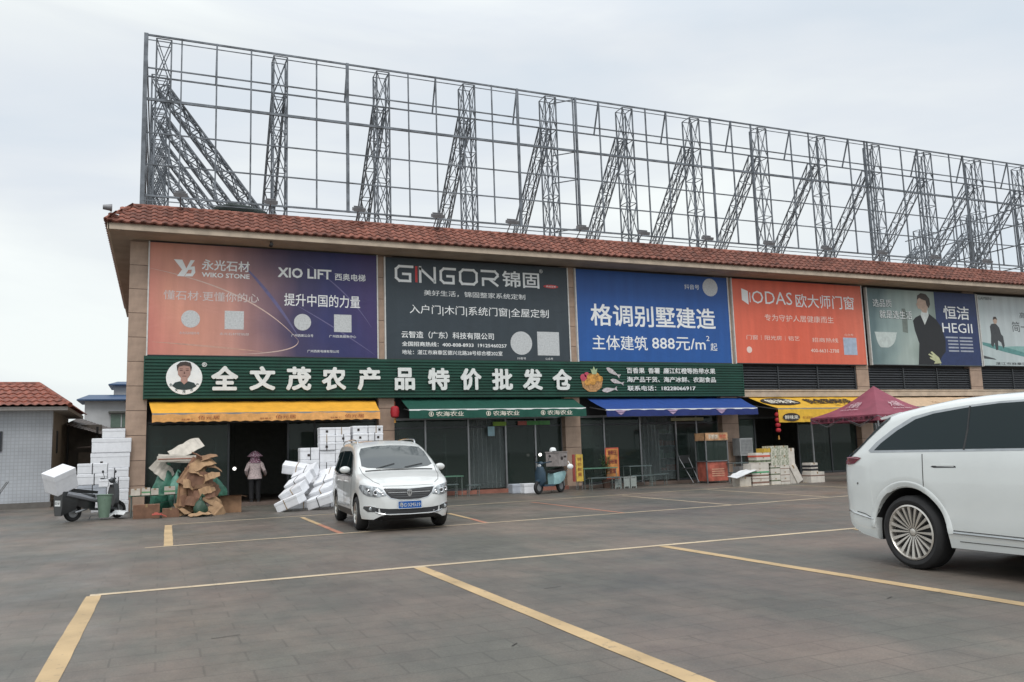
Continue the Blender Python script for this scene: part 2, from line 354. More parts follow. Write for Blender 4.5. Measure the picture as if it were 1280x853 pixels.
# S-shaped roof tiles
def tile_mesh(wd, ln):
    t = MB(); nx = 7; vs = []
    for j in range(2):
        for i in range(nx + 1):
            u = i / nx; zz = .027 * math.sin(u * 2 * PI) + .03
            vs.append((u * wd, j * ln, zz + (.028 if j == 0 else 0)))
    for i in range(nx + 1):
        u = i / nx; vs.append((u * wd, 0, .027 * math.sin(u * 2 * PI) + .0))
    fs = [(i, i + 1, i + nx + 2, i + nx + 1) for i in range(nx)] + [(2 * nx + 2 + i, 2 * nx + 3 + i, i + 1, i) for i in range(nx)]
    t.add(vs, fs, True); return t
slope = Vector((0, RY - EY, RZ - EZ)); SL = slope.length; su = slope.normalized(); snv = Vector((0, -su.z, su.y))
ROWS = 5; TW = .292; LN = SL / ROWS
tm = tile_mesh(TW, LN * 1.12).build("roof_tile", Mroof, None, sharp=50, fixn=False).data; bpy.data.objects.remove(bpy.data.objects["roof_tile"])
rest = MB(); cnt = 0
ang = math.atan2(su.z, su.y)
for col in range(154):
    for r in range(ROWS):
        base = Vector((0, EY, EZ)) + su * (r * LN); x = EX + .05 + col * TW; hipx = EX + (RX - EX) * (r / ROWS)
        if x + TW < hipx + .12: continue
        jit = random.uniform(-.006, .006)
        if cnt < 295 and col < 60:
            o = link("roof_tile", tm, rf); o.location = (x, base.y - D + jit, base.z + jit); o.rotation_euler = (ang + random.uniform(-.02, .02), 0, 0); cnt += 1
        else:
            ca, sa = math.cos(ang), math.sin(ang); vs = [(v.co.x + x, base.y + jit + v.co.y * ca - v.co.z * sa, base.z + v.co.y * sa + v.co.z * ca) for v in tm.vertices]
            rest.add(vs, [tuple(p.vertices) for p in tm.polygons], True)
# the tiles of the side slope
for col in range(52):
    for r in range(ROWS):
        y = EY + .25 + col * TW; hy = EY + (RY - EY) * r / ROWS
        if y < hy + .1: continue
        sx = (RX - EX) / ROWS; base = Vector((EX + sx * r, y, EZ + (RZ - EZ) * r / ROWS)); d = Vector((RX - EX, 0, RZ - EZ)).normalized(); nn = Vector((-d.z, 0, d.x))
        rest.add([base + Vector((0, -v.co.x, 0)) + d * v.co.y + nn * v.co.z for v in tm.vertices], [tuple(p.vertices) for p in tm.polygons], True)
rest.build("roof_tile", Mroof, rf, world=True, sharp=50, fixn=False)['kind'] = 'stuff'
# ridge and hip caps
k = MB(); x = RX - .02
while x < 43.4:
    k.tube([(x, RY, RZ + .0), (x + .36, RY, RZ + .012)], .075, 8); x += .35
k.build("ridge_cap", Mroof, rf, world=True)['kind'] = 'stuff'
k = MB()
for i in range(4):
    a = Vector((EX, EY, EZ + .05)).lerp(Vector((RX, RY, RZ)), i / 4); b = Vector((EX, EY, EZ + .05)).lerp(Vector((RX, RY, RZ)), (i + 1.1) / 4); k.tube([a, b + Vector((0, 0, .01))], .075, 8)
k.build("hip_cap", Mroof, rf, world=True)
# shop floor, step, dark interior
k = MB(); k.box(-.4, 42.3, D - .05, 33.2, 0.0, .10); k.build("shop_floor", Mfloor, mb_root, world=True)
k = MB(); k.box(7.2, 13.4, D - .22, D - .055, 0.0, .13); k.build("shop_step", Mredstep, mb_root, world=True)
k = MB(); k.box(-.75, 42.3, 33.2, 33.35, .0, 4.5); k.box(-.75, 42.3, D + .5, 33.2, 3.35, 3.45)
for a, b in PG[1:-1]: k.box((a + b) / 2 - .06, (a + b) / 2 + .06, D + .46, 33.2, .1, 3.35)
k.build("interior_wall", Mint, mb_root, world=True)
# shop fronts --------------------------------------------------
def front(x0, x1, posts, z1=2.6, y=D + .33, transom=None, z0=.1, kinds=None):
    """glazed front: posts at given x, panes between; kinds per gap: g glass, o open, s strip curtain"""
    f = MB(); xs = [x0] + posts + [x1]
    for x in xs: f.box(x - .03, x + .03, y - .04, y + .04, z0, z1)
    f.box(x0, x1, y - .035, y + .035, z1 - .06, z1 + .02)
    fr = f.build("shop_front", Malu if "s" in (kinds or "") else Mdkalu, mb_root, world=True)
    if transom:
        b = MB(); b.box(x0 + .03, x1 - .03, y - .03, y + .03, transom - .03, transom + .03); b.build("transom", Mdkalu, fr, world=True)
    for i in range(len(xs) - 1):
        a, b_ = xs[i] + .032, xs[i + 1] - .032; kd = (kinds or 'g' * 20)[i]
        if kd == 'o': continue
        if kd in 'gd':
            p = MB(); p.box(a, b_, y - .006, y + .006, z0 + .08, z1 - .07); p.build("pane", Gshop, fr, world=True)
            r = MB(); r.box(a, b_, y - .02, y + .02, z0, z0 + .078); r.build("bottom_rail", Mdkalu, fr, world=True)
        if kd == 'd':
            r = MB(); r.box(b_ - .12, b_ - .09, y - .07, y - .03, .8, 1.5); r.build("door_handle", Malu, fr, world=True)
        if kd == 's':
            x = a; 
            while x < b_ - .1:
                s = MB(); pts = []; wv = .19
                for q in range(7):
                    z = z0 + .05 + (z1 - .12 - z0) * q / 6; pts.append((x + random.uniform(-.01, .01), y + .05 + .02 * math.sin(q + x * 7), z))
                vs = [v for px, py, pz in pts for v in ((px, py, pz), (px + wv / 2, py - .012, pz), (px + wv, py, pz))]
                fs = [f_ for q in range(6) for f_ in ((3 * q, 3 * q + 1, 3 * q + 4, 3 * q + 3), (3 * q + 1, 3 * q + 2, 3 * q + 5, 3 * q + 4))]
                s.add(vs, fs, True); s.build("curtain_strip", Mpvc, fr, world=True); x += .165
    return fr
Mpvc = Mglass("clear_pvc_strip", (.30, .36, .36), .72, .15)
front(-.4, 6.6, [1.95, 3.75, 4.6], kinds='gogg')
front(7.15, 13.46, [8.3, 9.85, 11.25, 12.4], kinds='ggsgg', transom=2.28)
front(14.07, 20.32, [15.2, 16.75, 18.35, 19.3], kinds='ggsgg', transom=2.28)
front(21.12, 27.45, [22.1, 24.3, 26.0], z1=2.45, kinds='gogg')
front(28.12, 34.3, [30, 32], z1=2.45, kinds='ggg')
front(35.05, 41.5, [37, 39], z1=2.45, kinds='ggg')
# things seen dimly inside: shelves and coloured notices over the doors
Mnot1 = M("yellow_green_notice", (.25, .42, .06), .6); Mnot2 = M("green_notice", (.10, .32, .10), .6); Mnot3 = M("red_notice", (.45, .12, .10), .6)
for n_, (a, b, z0, z1, mt) in enumerate([(10.75, 11.25, 2.30, 2.44, Mnot1), (12.05, 12.95, 2.31, 2.45, Mnot2), (11.70, 12.04, 2.31, 2.45, Mnot3), (10.55, 10.8, 1.95, 2.28, M("pale_blue_sign_glow", (.35, .55, .62), .5)), (18.1, 19.6, 2.36, 2.48, M("pale_cream_notice", (.42, .40, .24), .6))]):  # the pale blue one paints a lit sign's cyan glow as plain colour
    k = MB(); k.box(a, b, D + .22, D + .245, z0, z1); k.build("door_notice", mt, mb_root, world=True)
for (a, b) in ((7.4, 9.6), (14.4, 16.4), (18.6, 20.1), (26.2, 27.3), (-.3, 1.7), (4.9, 6.4)):
    for x in (a,):
        t_ = thing("display_rack", {7.4: "tall goods rack dimly seen behind the left window of the green awning shop", 14.4: "tall goods rack dimly seen behind the left window under the blue awning", 18.6: "tall goods rack dimly seen behind the red snack kiosk", 26.2: "tall goods rack dimly seen behind the maroon tent", -.3: "tall goods rack dimly seen behind the window beside the cardboard heap", 4.9: "tall goods rack dimly seen behind the foam box wall"}[a], "rack", (a, 29.2, .1))
        k = MB(); 
        for xx in (a, b - .05): k.box(xx, xx + .05, 29.2, 29.6, .1, 2.1)
        k.build("upright", Malu, t_, world=True)
        for z in (.4, .9, 1.4, 1.9):
            k = MB(); k.box(a + .05, b - .05, 29.2, 29.6, z, z + .03); sh = k.build("shelf", Malu, t_, world=True); k = MB(); xx = a + .1
            while xx < b - .4:
                wv = random.uniform(.15, .35); k.box(xx, xx + wv, 29.25, 29.55, z + .032, z + random.uniform(.15, .38)); xx += wv + random.uniform(.03, .15)
            k.build("packaged_goods", M("goods_%d" % random.randint(0, 2), random.choice([(.35, .33, .28), (.28, .10, .07), (.15, .22, .16)]), .6), sh, world=True)['kind'] = 'stuff'

# ================================================================ billboards
Mframe = M("white_board_edge", (.62, .62, .60), .5)
Wht = M("white_print", (.82, .84, .84), .6, var=.03)
Wsoft = M("faded_white_print", (.62, .56, .55), .6, var=.03)
def board(x0, x1, z0, z1, mat, label):
    t = thing("billboard", label, "billboard", (x0, D - .04, z0), group="advertising boards above the shops")
    k = MB(); k.box(x0 + .04, x1 - .04, D - .09, D + .05, z0 + .03, z1 - .03); k.build("printed_panel", mat, t, world=True)
    for a_ in (x0, x1 - .04): f = MB(); f.box(a_, a_ + .04, D - .11, D + .04, z0, z1); f.build("side_frame", Mframe, t, world=True)
    for a_ in (z1 - .03, z0): f = MB(); f.box(x0 + .04, x1 - .04, D - .10, D + .04, a_, a_ + .03); f.build("edge_rail", Mdkalu, t, world=True)
    return t
FY = D - .094
def bgmat(name, stops, axis=0, tw=.35, scale=.35, rough=.5):
    m = bpy.data.materials.new(name); m.use_nodes = True; t = m.node_tree; b = t.nodes["Principled BSDF"]; b.inputs['Roughness'].default_value = rough
    c = t.nodes.new("ShaderNodeTexCoord"); s = t.nodes.new("ShaderNodeSeparateXYZ"); t.links.new(c.outputs['Object'], s.inputs[0])
    n = t.nodes.new("ShaderNodeTexNoise"); n.inputs['Scale'].default_value = scale; n.inputs['Detail'].default_value = 2; t.links.new(c.outputs['Object'], n.inputs['Vector'])
    def ma(op, a, b_):
        q = t.nodes.new("ShaderNodeMath"); q.operation = op
        for i, v in enumerate((a, b_)):
            if hasattr(v, 'links'): t.links.new(v, q.inputs[i])
            else: q.inputs[i].default_value = v
        return q.outputs[0]
    lin = ma('ADD', ma('MULTIPLY', s.outputs[0], axis[0]), ma('MULTIPLY', s.outputs[2], axis[1])); lin = ma('ADD', lin, ma('MULTIPLY', ma('SUBTRACT', n.outputs[0], .5), tw))
    r = t.nodes.new("ShaderNodeValToRGB"); t.links.new(lin, r.inputs[0]); r.color_ramp.elements[0].position = stops[0][0]; r.color_ramp.elements[0].color = (*stops[0][1], 1)
    r.color_ramp.elements[1].position = stops[-1][0]; r.color_ramp.elements[1].color = (*stops[-1][1], 1)
    for p, cc in stops[1:-1]: q = r.color_ramp.elements.new(p); q.color = (*cc, 1)
    mp2 = t.nodes.new("ShaderNodeMapping"); mp2.inputs['Scale'].default_value = (3.2, 1, .35); t.links.new(c.outputs['Object'], mp2.inputs[0])
    n3 = t.nodes.new("ShaderNodeTexNoise"); n3.inputs['Scale'].default_value = 1.1; n3.inputs['Detail'].default_value = 6; t.links.new(mp2.outputs[0], n3.inputs['Vector'])
    m3 = t.nodes.new("ShaderNodeMapRange"); m3.inputs['From Min'].default_value = .3; m3.inputs['From Max'].default_value = .7; m3.inputs['To Min'].default_value = .90; m3.inputs['To Max'].default_value = 1.06; t.links.new(n3.outputs[0], m3.inputs[0])
    v3 = t.nodes.new("ShaderNodeVectorMath"); v3.operation = 'SCALE'; t.links.new(r.outputs[0], v3.inputs[0]); t.links.new(m3.outputs[0], v3.inputs['Scale']); t.links.new(v3.outputs[0], b.inputs['Base Color'])
    b3_ = t.nodes.new("ShaderNodeBump"); b3_.inputs['Strength'].default_value = .5; b3_.inputs['Distance'].default_value = .03; n4 = t.nodes.new("ShaderNodeTexNoise"); n4.inputs['Scale'].default_value = 1.6; n4.inputs['Detail'].default_value = 3; n4.inputs['Distortion'].default_value = 1.2
    t.links.new(c.outputs['Object'], n4.inputs['Vector']); t.links.new(n4.outputs[0], b3_.inputs['Height']); t.links.new(b3_.outputs[0], b.inputs['Normal'])
    return m
def ribbon(t, pts, wd, mat, name="light_streak"):
    k = MB(); n = len(pts); vs = []
    for i, (x, z) in enumerate(pts):
        a = pts[max(0, i - 1)]; b = pts[min(n - 1, i + 1)]; d = Vector((b[0] - a[0], b[1] - a[1])).normalized(); w_ = wd * math.sin(PI * (i + .3) / (n - .4)) / 2 + .002
        vs += [(x - d.y * w_, FY + .002, z + d.x * w_), (x + d.y * w_, FY + .002, z - d.x * w_)]
    k.add(vs, [(2 * i, 2 * i + 1, 2 * i + 3, 2 * i + 2) for i in range(n - 1)]); return k.build(name, mat, t, world=True, fixn=False)
def qcurve(a, b, c, n=24): return [((1 - t) ** 2 * a[0] + 2 * t * (1 - t) * b[0] + t * t * c[0], (1 - t) ** 2 * a[1] + 2 * t * (1 - t) * b[1] + t * t * c[1]) for t in [i / n for i in range(n + 1)]]
def disc(x, z, r, n=28, rz=None): return [(x + r * math.cos(2 * PI * i / n), z + (rz or r) * math.sin(2 * PI * i / n)) for i in range(n)]
Mpatch = M("pale_print_patch", (.55, .57, .58), .6, var=.1, scale=20)
# 1 stone and lift board
b1 = board(-.46, 6.62, 4.58, 8.10, bgmat("salmon_to_indigo_print", [(0, (.58, .20, .165)), (.16, (.64, .29, .21)), (.36, (.54, .27, .22)), (.5, (.24, .14, .16)), (.64, (.055, .045, .11)), (.85, (.030, .034, .13)), (1, (.05, .035, .13))], (.135, .03), .38, .30), "salmon to indigo advertising board for stone and lifts, leftmost above the green sign")
Mst1 = M("pale_streak_print", (.62, .46, .40), .5); Mst2 = M("violet_streak_print", (.13, .12, .25), .5); Mst3 = M("peach_streak_print", (.56, .32, .25), .5)
ribbon(b1, qcurve((-.4, 7.25), (2.6, 6.75), (4.0, 5.15)), .035, Mst1); ribbon(b1, qcurve((4.0, 5.15), (4.1, 4.75), (2.2, 4.66)), .03, Mst1)
ribbon(b1, qcurve((2.2, 7.6), (3.2, 6.6), (4.05, 5.2)), .10, Mst2); ribbon(b1, qcurve((4.2, 7.7), (5.6, 6.9), (6.4, 5.6)), .035, Mst2); ribbon(b1, qcurve((3.9, 6.3), (5.2, 5.6), (6.5, 4.7)), .035, Mst2)
ribbon(b1, qcurve((-.3, 5.0), (1.4, 4.9), (2.9, 4.75)), .05, Mst3)
k = MB(); k.poly([(.26, 7.57), (.50, 7.57), (.62, 7.30), (.74, 7.57), (.86, 7.57), (.56, 7.05), (.36, 7.05), (.50, 7.26)], FY); k.poly([(.66, 7.35), (.86, 7.38), (.88, 7.18), (.80, 7.06), (.58, 7.05), (.62, 7.14), (.76, 7.15), (.78, 7.27), (.68, 7.26)], FY - .003); k.build("stone_logo", Wht, b1, world=True)
for s_, a, b, c, d, mt, bo in [("WIKO STONE", 1.07, 2.49, 7.06, 7.21, Wht, .03), ("永光石材", 1.07, 2.49, 7.28, 7.62, Wht, .02), ("XIO LIFT", 3.36, 5.07, 7.17, 7.50, Wht, .035), ("西奥电梯", 5.18, 6.2, 7.16, 7.40, Wht, .015), ("懂石材·更懂你的心", -.01, 2.78, 6.31, 6.60, Wsoft, .0), ("提升中国的力量", 3.56, 6.01, 6.25, 6.66, Wht, .008),
      ("广州西奥公众号", 3.79, 4.48, 5.25, 5.34, Wht, 0), ("广州西奥服务中心", 4.99, 5.87, 5.25, 5.34, Wht, 0), ("广州西奥电梯有限公司", 4.29, 5.3, 4.75, 4.84, Wht, 0), ("永光石材服务号", .46, 1.03, 5.25, 5.33, Wsoft, 0), ("永光石材营销部", 1.62, 2.49, 5.25, 5.33, Wsoft, 0)]:
    write(s_, a, b, c, d, FY, mt, b1, bo)
for x_ in (.77, 4.14): k = MB(); k.poly(disc(x_, 5.73, .27), FY); k.build("round_patch", Mpatch, b1, world=True)
for x_ in (1.76, 5.15): k = MB(); k.poly([(x_, 5.44), (x_ + .57, 5.44), (x_ + .57, 6.02), (x_, 6.02)], FY); k.build("square_patch", Mpatch, b1, world=True)
# 2 door and window board
b2 = board(6.84, 13.76, 4.57, 8.06, bgmat("slate_print", [(0, (.030, .045, .058)), (1, (.036, .050, .062))], (.14, 0), .3, .5), "dark slate advertising board for doors and windows with big white latin name")
bars = MB(); SW = .085
def stroke(mb, pts, w_=SW, y=None):
    for (a, b), (c, d) in zip(pts, pts[1:]): mb.beam((a, (y or FY), b), (c, (y or FY), d), w_, .006, up=(0, 1, 0))
def sq(mb, pts, w_=SW):
    # flat strokes in XZ with square joints
    for i, (p, q) in enumerate(zip(pts, pts[1:])):
        p = Vector(p); q = Vector(q); d = (q - p).normalized(); n_ = Vector((-d.y, d.x)) * w_ / 2; e_ = d * w_ / 2 * .95
        y = FY - .0006 * (i % 3)
        c_ = [p - e_ - n_, q + e_ - n_, q + e_ + n_, p - e_ + n_]; mb.poly([(v.x, v.y) for v in c_], y, .003)
zt, zb = 7.76, 7.26; zm = 7.50
sq(bars, [(7.82, zt), (7.36, zt), (7.25, 7.66), (7.25, 7.36), (7.36, zb), (7.74, zb), (7.74, zm), (7.50, zm)])
sq(bars, [(8.10, zb), (8.10, zt), (8.62, zb), (8.62, zt)][0:2]); sq(bars, [(8.10, 7.72), (8.58, 7.30)]); sq(bars, [(8.62, zb), (8.62, zt)])
sq(bars, [(9.36, zt), (8.95, zt), (8.84, 7.66), (8.84, 7.36), (8.95, zb), (9.30, zb), (9.30, zm), (9.08, zm)])
sq(bars, [(9.62, zb), (9.55, 7.36), (9.55, 7.66), (9.66, zt), (10.05, zt), (10.16, 7.66), (10.16, 7.36), (10.05, zb), (9.62, zb)])
sq(bars, [(10.36, zt), (10.86, zt), (10.96, 7.66), (10.96, 7.60), (10.84, 7.48), (10.40, 7.48), (10.40, zb)]); sq(bars, [(10.66, 7.46), (10.94, zb)])
bars.build("latin_lettering", Wht, b2, world=True)
k = MB(); k.poly([(7.92, zb - .03), (8.0, zb - .03), (8.0, zt + .03), (7.92, zt + .03)], FY); k.build("red_stroke", M("red_print", (.55, .04, .04), .5), b2, world=True)
k = MB(); k.poly(disc(13.05, 7.32, .30, rz=.065), FY); k.build("red_badge", MATS["red_print"], b2, world=True); write("高端定制", 12.85, 13.25, 7.285, 7.355, FY - .006, Wht, b2, 0)
for s_, a, b, c, d, bo in [("锦固", 11.14, 12.59, 7.22, 7.81, .02), ("®", 12.60, 12.74, 7.80, 7.94, 0), ("美好生活，锦固整家系统定制", 8.22, 12.01, 6.78, 6.98, .002), ("入户门|木门|系统门窗|全屋定制", 7.71, 12.92, 6.10, 6.46, .002), ("云智造（广东）科技有限公司", 7.41, 10.75, 5.30, 5.54, .012),
      ("全国招商热线：400-808-8933  19125460257", 7.42, 11.23, 5.02, 5.18, .02), ("地址：湛江市麻章区德兴北路28号综合楼202室", 7.42, 11.06, 4.74, 4.90, .012), ("抖音号", 11.62, 11.96, 4.62, 4.70, 0), ("公众号", 12.72, 13.03, 4.62, 4.70, 0)]:
    write(s_, a, b, c, d, FY, Wht, b2, bo)
k = MB(); k.poly(disc(11.80, 5.21, .42), FY); k.build("round_patch", Mpatch, b2, world=True); k = MB(); k.poly([(12.43, 4.78), (13.30, 4.78), (13.30, 5.64), (12.43, 5.64)], FY); k.build("square_patch", Mpatch, b2, world=True)
# 3 blue villa board
b3 = board(14.04, 20.94, 4.57, 8.07, bgmat("royal_blue_print", [(0, (.014, .095, .34)), (1, (.016, .075, .28))], (0, .28), .3, .5), "royal blue advertising board for villa building at 888 yuan per square metre")
for s_, a, b, c, d, bo in [("抖音号", 18.86, 19.56, 7.50, 7.70, 0), ("格调别墅建造", 14.64, 20.23, 5.93, 6.76, .02), ("主体建筑", 14.66, 17.04, 5.03, 5.58, .008), ("888元/m", 17.24, 19.69, 5.07, 5.58, .01), ("2", 19.74, 19.90, 5.46, 5.66, 0), ("起", 19.92, 20.24, 5.07, 5.38, .004)]:
    write(s_, a, b, c, d, FY, Wht, b3, bo)
k = MB(); k.poly(disc(20.08, 7.62, .36), FY); k.build("round_patch", Mpatch, b3, world=True)
# 4 orange board
b4 = board(21.10, 28.02, 4.58, 8.07, bgmat("orange_red_print", [(0, (.70, .14, .08)), (.5, (.68, .12, .065)), (1, (.68, .165, .10))], (.14, 0), .3, .5), "orange red advertising board for doors and windows above the first louvre band")
Wor = M("peach_white_print", (.80, .62, .55), .6, var=.03)
k = MB(); k.poly([(21.60, 7.66), (21.92, 7.56), (21.92, 7.00), (21.60, 7.18)], FY); k.poly([(21.99, 7.50), (22.03, 7.50), (22.03, 7.10), (21.99, 7.10)], FY); k.build("door_logo", Wht, b4, world=True)
for s_, a, b, c, d, mt, bo in [("ODAS", 22.10, 24.17, 7.06, 7.59, Wht, .0), ("欧大师门窗", 24.35, 27.53, 6.98, 7.56, Wht, .004), ("专为守护人居健康而生", 22.68, 26.32, 6.36, 6.64, Wor, 0), ("门窗｜阳光房｜铝艺", 21.7, 24.4, 5.56, 5.76, Wor, 0), ("招商热线", 25.07, 26.49, 5.53, 5.72, Wor, 0), ("400-6631-2788", 24.96, 26.48, 5.10, 5.25, Wor, .01), ("公众号", 26.85, 27.35, 5.84, 5.93, Wor, 0)]:
    write(s_, a, b, c, d, FY, mt, b4, bo)
k = MB(); k.poly([(26.76, 5.02), (27.5, 5.02), (27.5, 5.76), (26.76, 5.76)], FY); k.build("square_patch", M("blue_grey_patch", (.38, .46, .58), .6), b4, world=True)
k = MB(); k.poly(disc(21.8, 5.15, .13), FY); k.build("clock_mark", Wor, b4, world=True)
# 5 bathroom board with a woman in a dark suit
b5 = board(28.28, 35.05, 4.60, 8.02, bgmat("misty_bathroom_print", [(0, (.11, .17, .18)), (.25, (.26, .34, .33)), (.5, (.36, .43, .40)), (.75, (.24, .30, .27)), (1, (.17, .22, .20))], (.22, -.04), .9, .45), "misty bathroom advertising board with a woman in a dark suit beside a navy panel")
k = MB(); k.poly([(32.36, 4.64), (35.0, 4.64), (35.0, 7.99), (32.36, 7.99)], FY + .002); k.build("navy_panel", M("navy_print", (.018, .035, .115), .5), b5, world=True)
def pl(t, pts, mat, name, y=FY): k = MB(); k.poly(pts, y); return k.build(name, mat, t, world=True)
Msuit = M("black_suit_print", (.012, .013, .016), .5); Mskin = M("skin_print", (.50, .36, .28), .5); Mhair = M("hair_print", (.05, .035, .03), .5); Mtub = M("white_tub_print", (.50, .56, .54), .5)
pl(b5, qcurve((28.62, 5.95), (28.7, 5.45), (28.9, 5.38), 8) + qcurve((29.3, 5.38), (29.75, 5.5), (29.85, 5.98), 8) + [(29.9, 6.06), (28.58, 6.06)], Mtub, "bathtub_print", FY + .001)
pl(b5, [(30.25, 6.1), (30.55, 6.05), (30.6, 6.7), (30.5, 7.15), (30.3, 7.15)], M("towel_print", (.16, .19, .17), .5), "towel_print", FY + .001)
pl(b5, [(31.02, 4.64), (31.18, 5.6), (30.98, 6.2), (30.92, 6.62), (31.1, 6.78), (31.55, 6.95), (31.70, 6.98), (31.95, 6.96), (32.35, 6.72), (32.66, 6.35), (32.82, 5.75), (32.76, 5.25), (32.52, 5.05), (32.4, 4.9), (32.30, 4.64)], Msuit, "suit_print")
pl(b5, [(31.42, 6.88), (31.52, 7.15), (31.86, 7.15), (31.92, 6.9), (31.62, 6.45)], M("white_collar_print", (.62, .66, .64), .5), "collar_print", FY - .003)
pl(b5, [(31.56, 7.02), (31.46, 7.16), (31.30, 7.18), (31.26, 7.30), (31.20, 7.36), (31.27, 7.46), (31.30, 7.60), (31.45, 7.72), (31.80, 7.66), (31.92, 7.3), (31.80, 7.0)], Mskin, "face_print", FY - .006)
pl(b5, [(31.28, 7.58), (31.32, 7.78), (31.55, 7.90), (31.85, 7.86), (32.05, 7.66), (32.06, 7.40), (31.95, 7.22), (31.84, 7.36), (31.80, 7.56), (31.55, 7.62), (31.42, 7.68)], Mhair, "hair_print", FY - .009)
pl(b5, [(31.95, 4.70), (32.05, 4.80), (31.75, 4.92), (31.72, 4.98), (31.92, 4.97), (31.66, 5.10), (31.70, 5.15), (31.95, 5.08), (31.80, 5.22), (31.90, 5.25), (32.12, 5.10), (32.30, 4.98), (32.42, 4.72)], M("yellow_glove_print", (.48, .50, .30), .5), "glove_print", FY - .006)
for s_, a, b, c, d, bo in [("选品质", 28.60, 29.70, 7.16, 7.50, .01), ("就是选生活", 28.95, 30.86, 6.66, 7.02, .01)]: write(s_, a, b, c, d, FY, M("dark_green_print", (.05, .075, .07), .5), b5, bo + .02); write(s_, a + .02, b + .02, c + .02, d + .02, FY - .003, Wht, b5, 0)
write("恒洁", 32.86, 34.50, 6.76, 7.38, FY, Wht, b5, .015); write("HEGII", 32.70, 34.62, 6.14, 6.58, FY, Wht, b5, 0)
k = MB()
for i in range(5):
    z = 5.88 - i * .155; k.poly([(32.85 + (i > 0) * .12, z), (33.62, z), (33.62, z + .07), (32.85 + (i > 0) * .12, z + .07)], FY); k.poly([(33.72, z), (34.55, z), (34.55, z + .07), (33.72, z + .07)], FY)
k.build("address_bar", M("grey_print", (.35, .38, .45), .6), b5, world=True)
# 6 pale board with a seated man
b6 = board(35.12, 42.0, 4.62, 8.00, bgmat("pale_aqua_print", [(0, (.42, .50, .50)), (.35, (.50, .55, .56)), (.7, (.44, .50, .52)), (1, (.40, .46, .48))], (.08, .10), .5, .5), "pale aqua advertising board with a dark suited man seated on a rock, rightmost")
Mteal = M("teal_wave_print", (.10, .26, .25), .5); Mgry = M("dark_grey_print", (.05, .055, .06), .5)
pl(b6, qcurve((35.16, 5.75), (36.6, 5.6), (38.6, 5.15), 14) + qcurve((38.6, 5.0), (36.4, 5.3), (35.16, 5.62), 14), Mteal, "wave_print", FY + .001)
pl(b6, qcurve((36.3, 5.5), (37.8, 5.75), (41.9, 5.35), 14) + qcurve((41.9, 5.1), (38.5, 5.15), (36.3, 5.42), 14), M("aqua_wave_print", (.22, .40, .38), .5), "wave_print", FY + .0015)
pl(b6, [(35.16, 5.12), (35.9, 4.98), (36.0, 4.93), (35.16, 4.98)], Mgry, "rock_print")
pl(b6, [(35.75, 5.62), (35.82, 6.1), (35.80, 6.50), (35.92, 6.62), (36.2, 6.66), (36.42, 6.45), (36.5, 6.15), (36.62, 6.05), (36.66, 5.6), (36.55, 5.45), (36.45, 5.75), (36.25, 5.85), (36.2, 5.4), (36.05, 5.38), (36.0, 5.75), (35.88, 5.5)], Mgry, "seated_man_print")
pl(b6, disc(36.18, 6.78, .13, 12, .16), Mskin, "head_print", FY - .003); pl(b6, [(36.04, 6.82), (36.10, 6.97), (36.26, 6.97), (36.34, 6.82), (36.22, 6.88)], Mhair, "hair_print", FY - .006)
for s_, a, b, c, d, bo in [("GAMBINI", 35.2, 36.1, 7.76, 7.90, 0), ("高", 37.90, 38.30, 6.95, 7.25, 0), ("简一大理石瓷砖", 37.30, 41.5, 6.28, 6.78, .0), ("湛江市麻章区建材市场", 35.92, 39.5, 4.69, 4.82, .01)]: write(s_, a, b, c, d, FY, Mgry, b6, bo)

# ================================================================ green fascia sign
gs = thing("shop_sign", "long ribbed dark green shop sign with raised white characters and a round portrait", "sign", (-.5, D - .3, 3.26))
Mgreen = M("dark_green_ribbed_metal", (.005, .058, .037), .42, var=.12, scale=2)
k = MB(); k.box(-.48, 21.30, D - .16, D + .02, 3.27, 4.56); bp = k.build("backing_panel", Mgreen, gs, world=True)
n_ = 13; pz = (4.555 - 3.275) / n_; pr = []
for i in range(n_): z = 3.275 + i * pz; pr += [(D - .165, z), (D - .205, z + pz * .12), (D - .205, z + pz * .72), (D - .165, z + pz * .84)]
pr.append((D - .165, 4.555)); vs = [(x, y, z) for y, z in pr for x in (-.49, 21.30)]
k = MB(); k.add(vs, [(2 * i, 2 * i + 1, 2 * i + 3, 2 * i + 2) for i in range(len(pr) - 1)]); k.build("ribbed_cladding", Mgreen, gs, world=True, fixn=False)
for a_ in (-.51, 21.30): k = MB(); k.box(a_, a_ + .028, D - .21, D + .02, 3.26, 4.57); k.build("end_cap", Mgreen, gs, world=True)
Mlet = M("white_acrylic_letter", (.74, .76, .74), .45, var=.05)
SY = D - .212
for c_, a, b in [("全", 1.38, 2.17), ("文", 2.5, 3.28), ("茂", 3.61, 4.39), ("农", 4.72, 5.50), ("产", 5.88, 6.63), ("品", 7.11, 7.80), ("特", 8.26, 9.02), ("价", 9.42, 10.18), ("批", 10.57, 11.35), ("发", 11.74, 12.50), ("仓", 12.90, 13.66)]:
    write(c_, a, b, 3.52, 4.27, SY - .03, Mlet, gs, .042, ext=.03, name="raised_character")
for s_, a, b, c, d in [("百香果  香薯  廉江红橙等热带水果", 15.98, 19.97, 4.14, 4.36), ("海产品干货、海产冰鲜、农副食品", 15.98, 19.97, 3.81, 4.02), ("联系电话：18228066917", 15.98, 19.0, 3.49, 3.68), ("®", 1.11, 1.26, 4.24, 4.38)]:
    write(s_, a, b, c, d, SY - .012, Mlet, gs, .02, ext=.010)
k = MB(); k.poly(disc(.62, 3.91, .51, 40), SY - .012, .012); em = k.build("portrait_disc", Wht, gs, world=True)
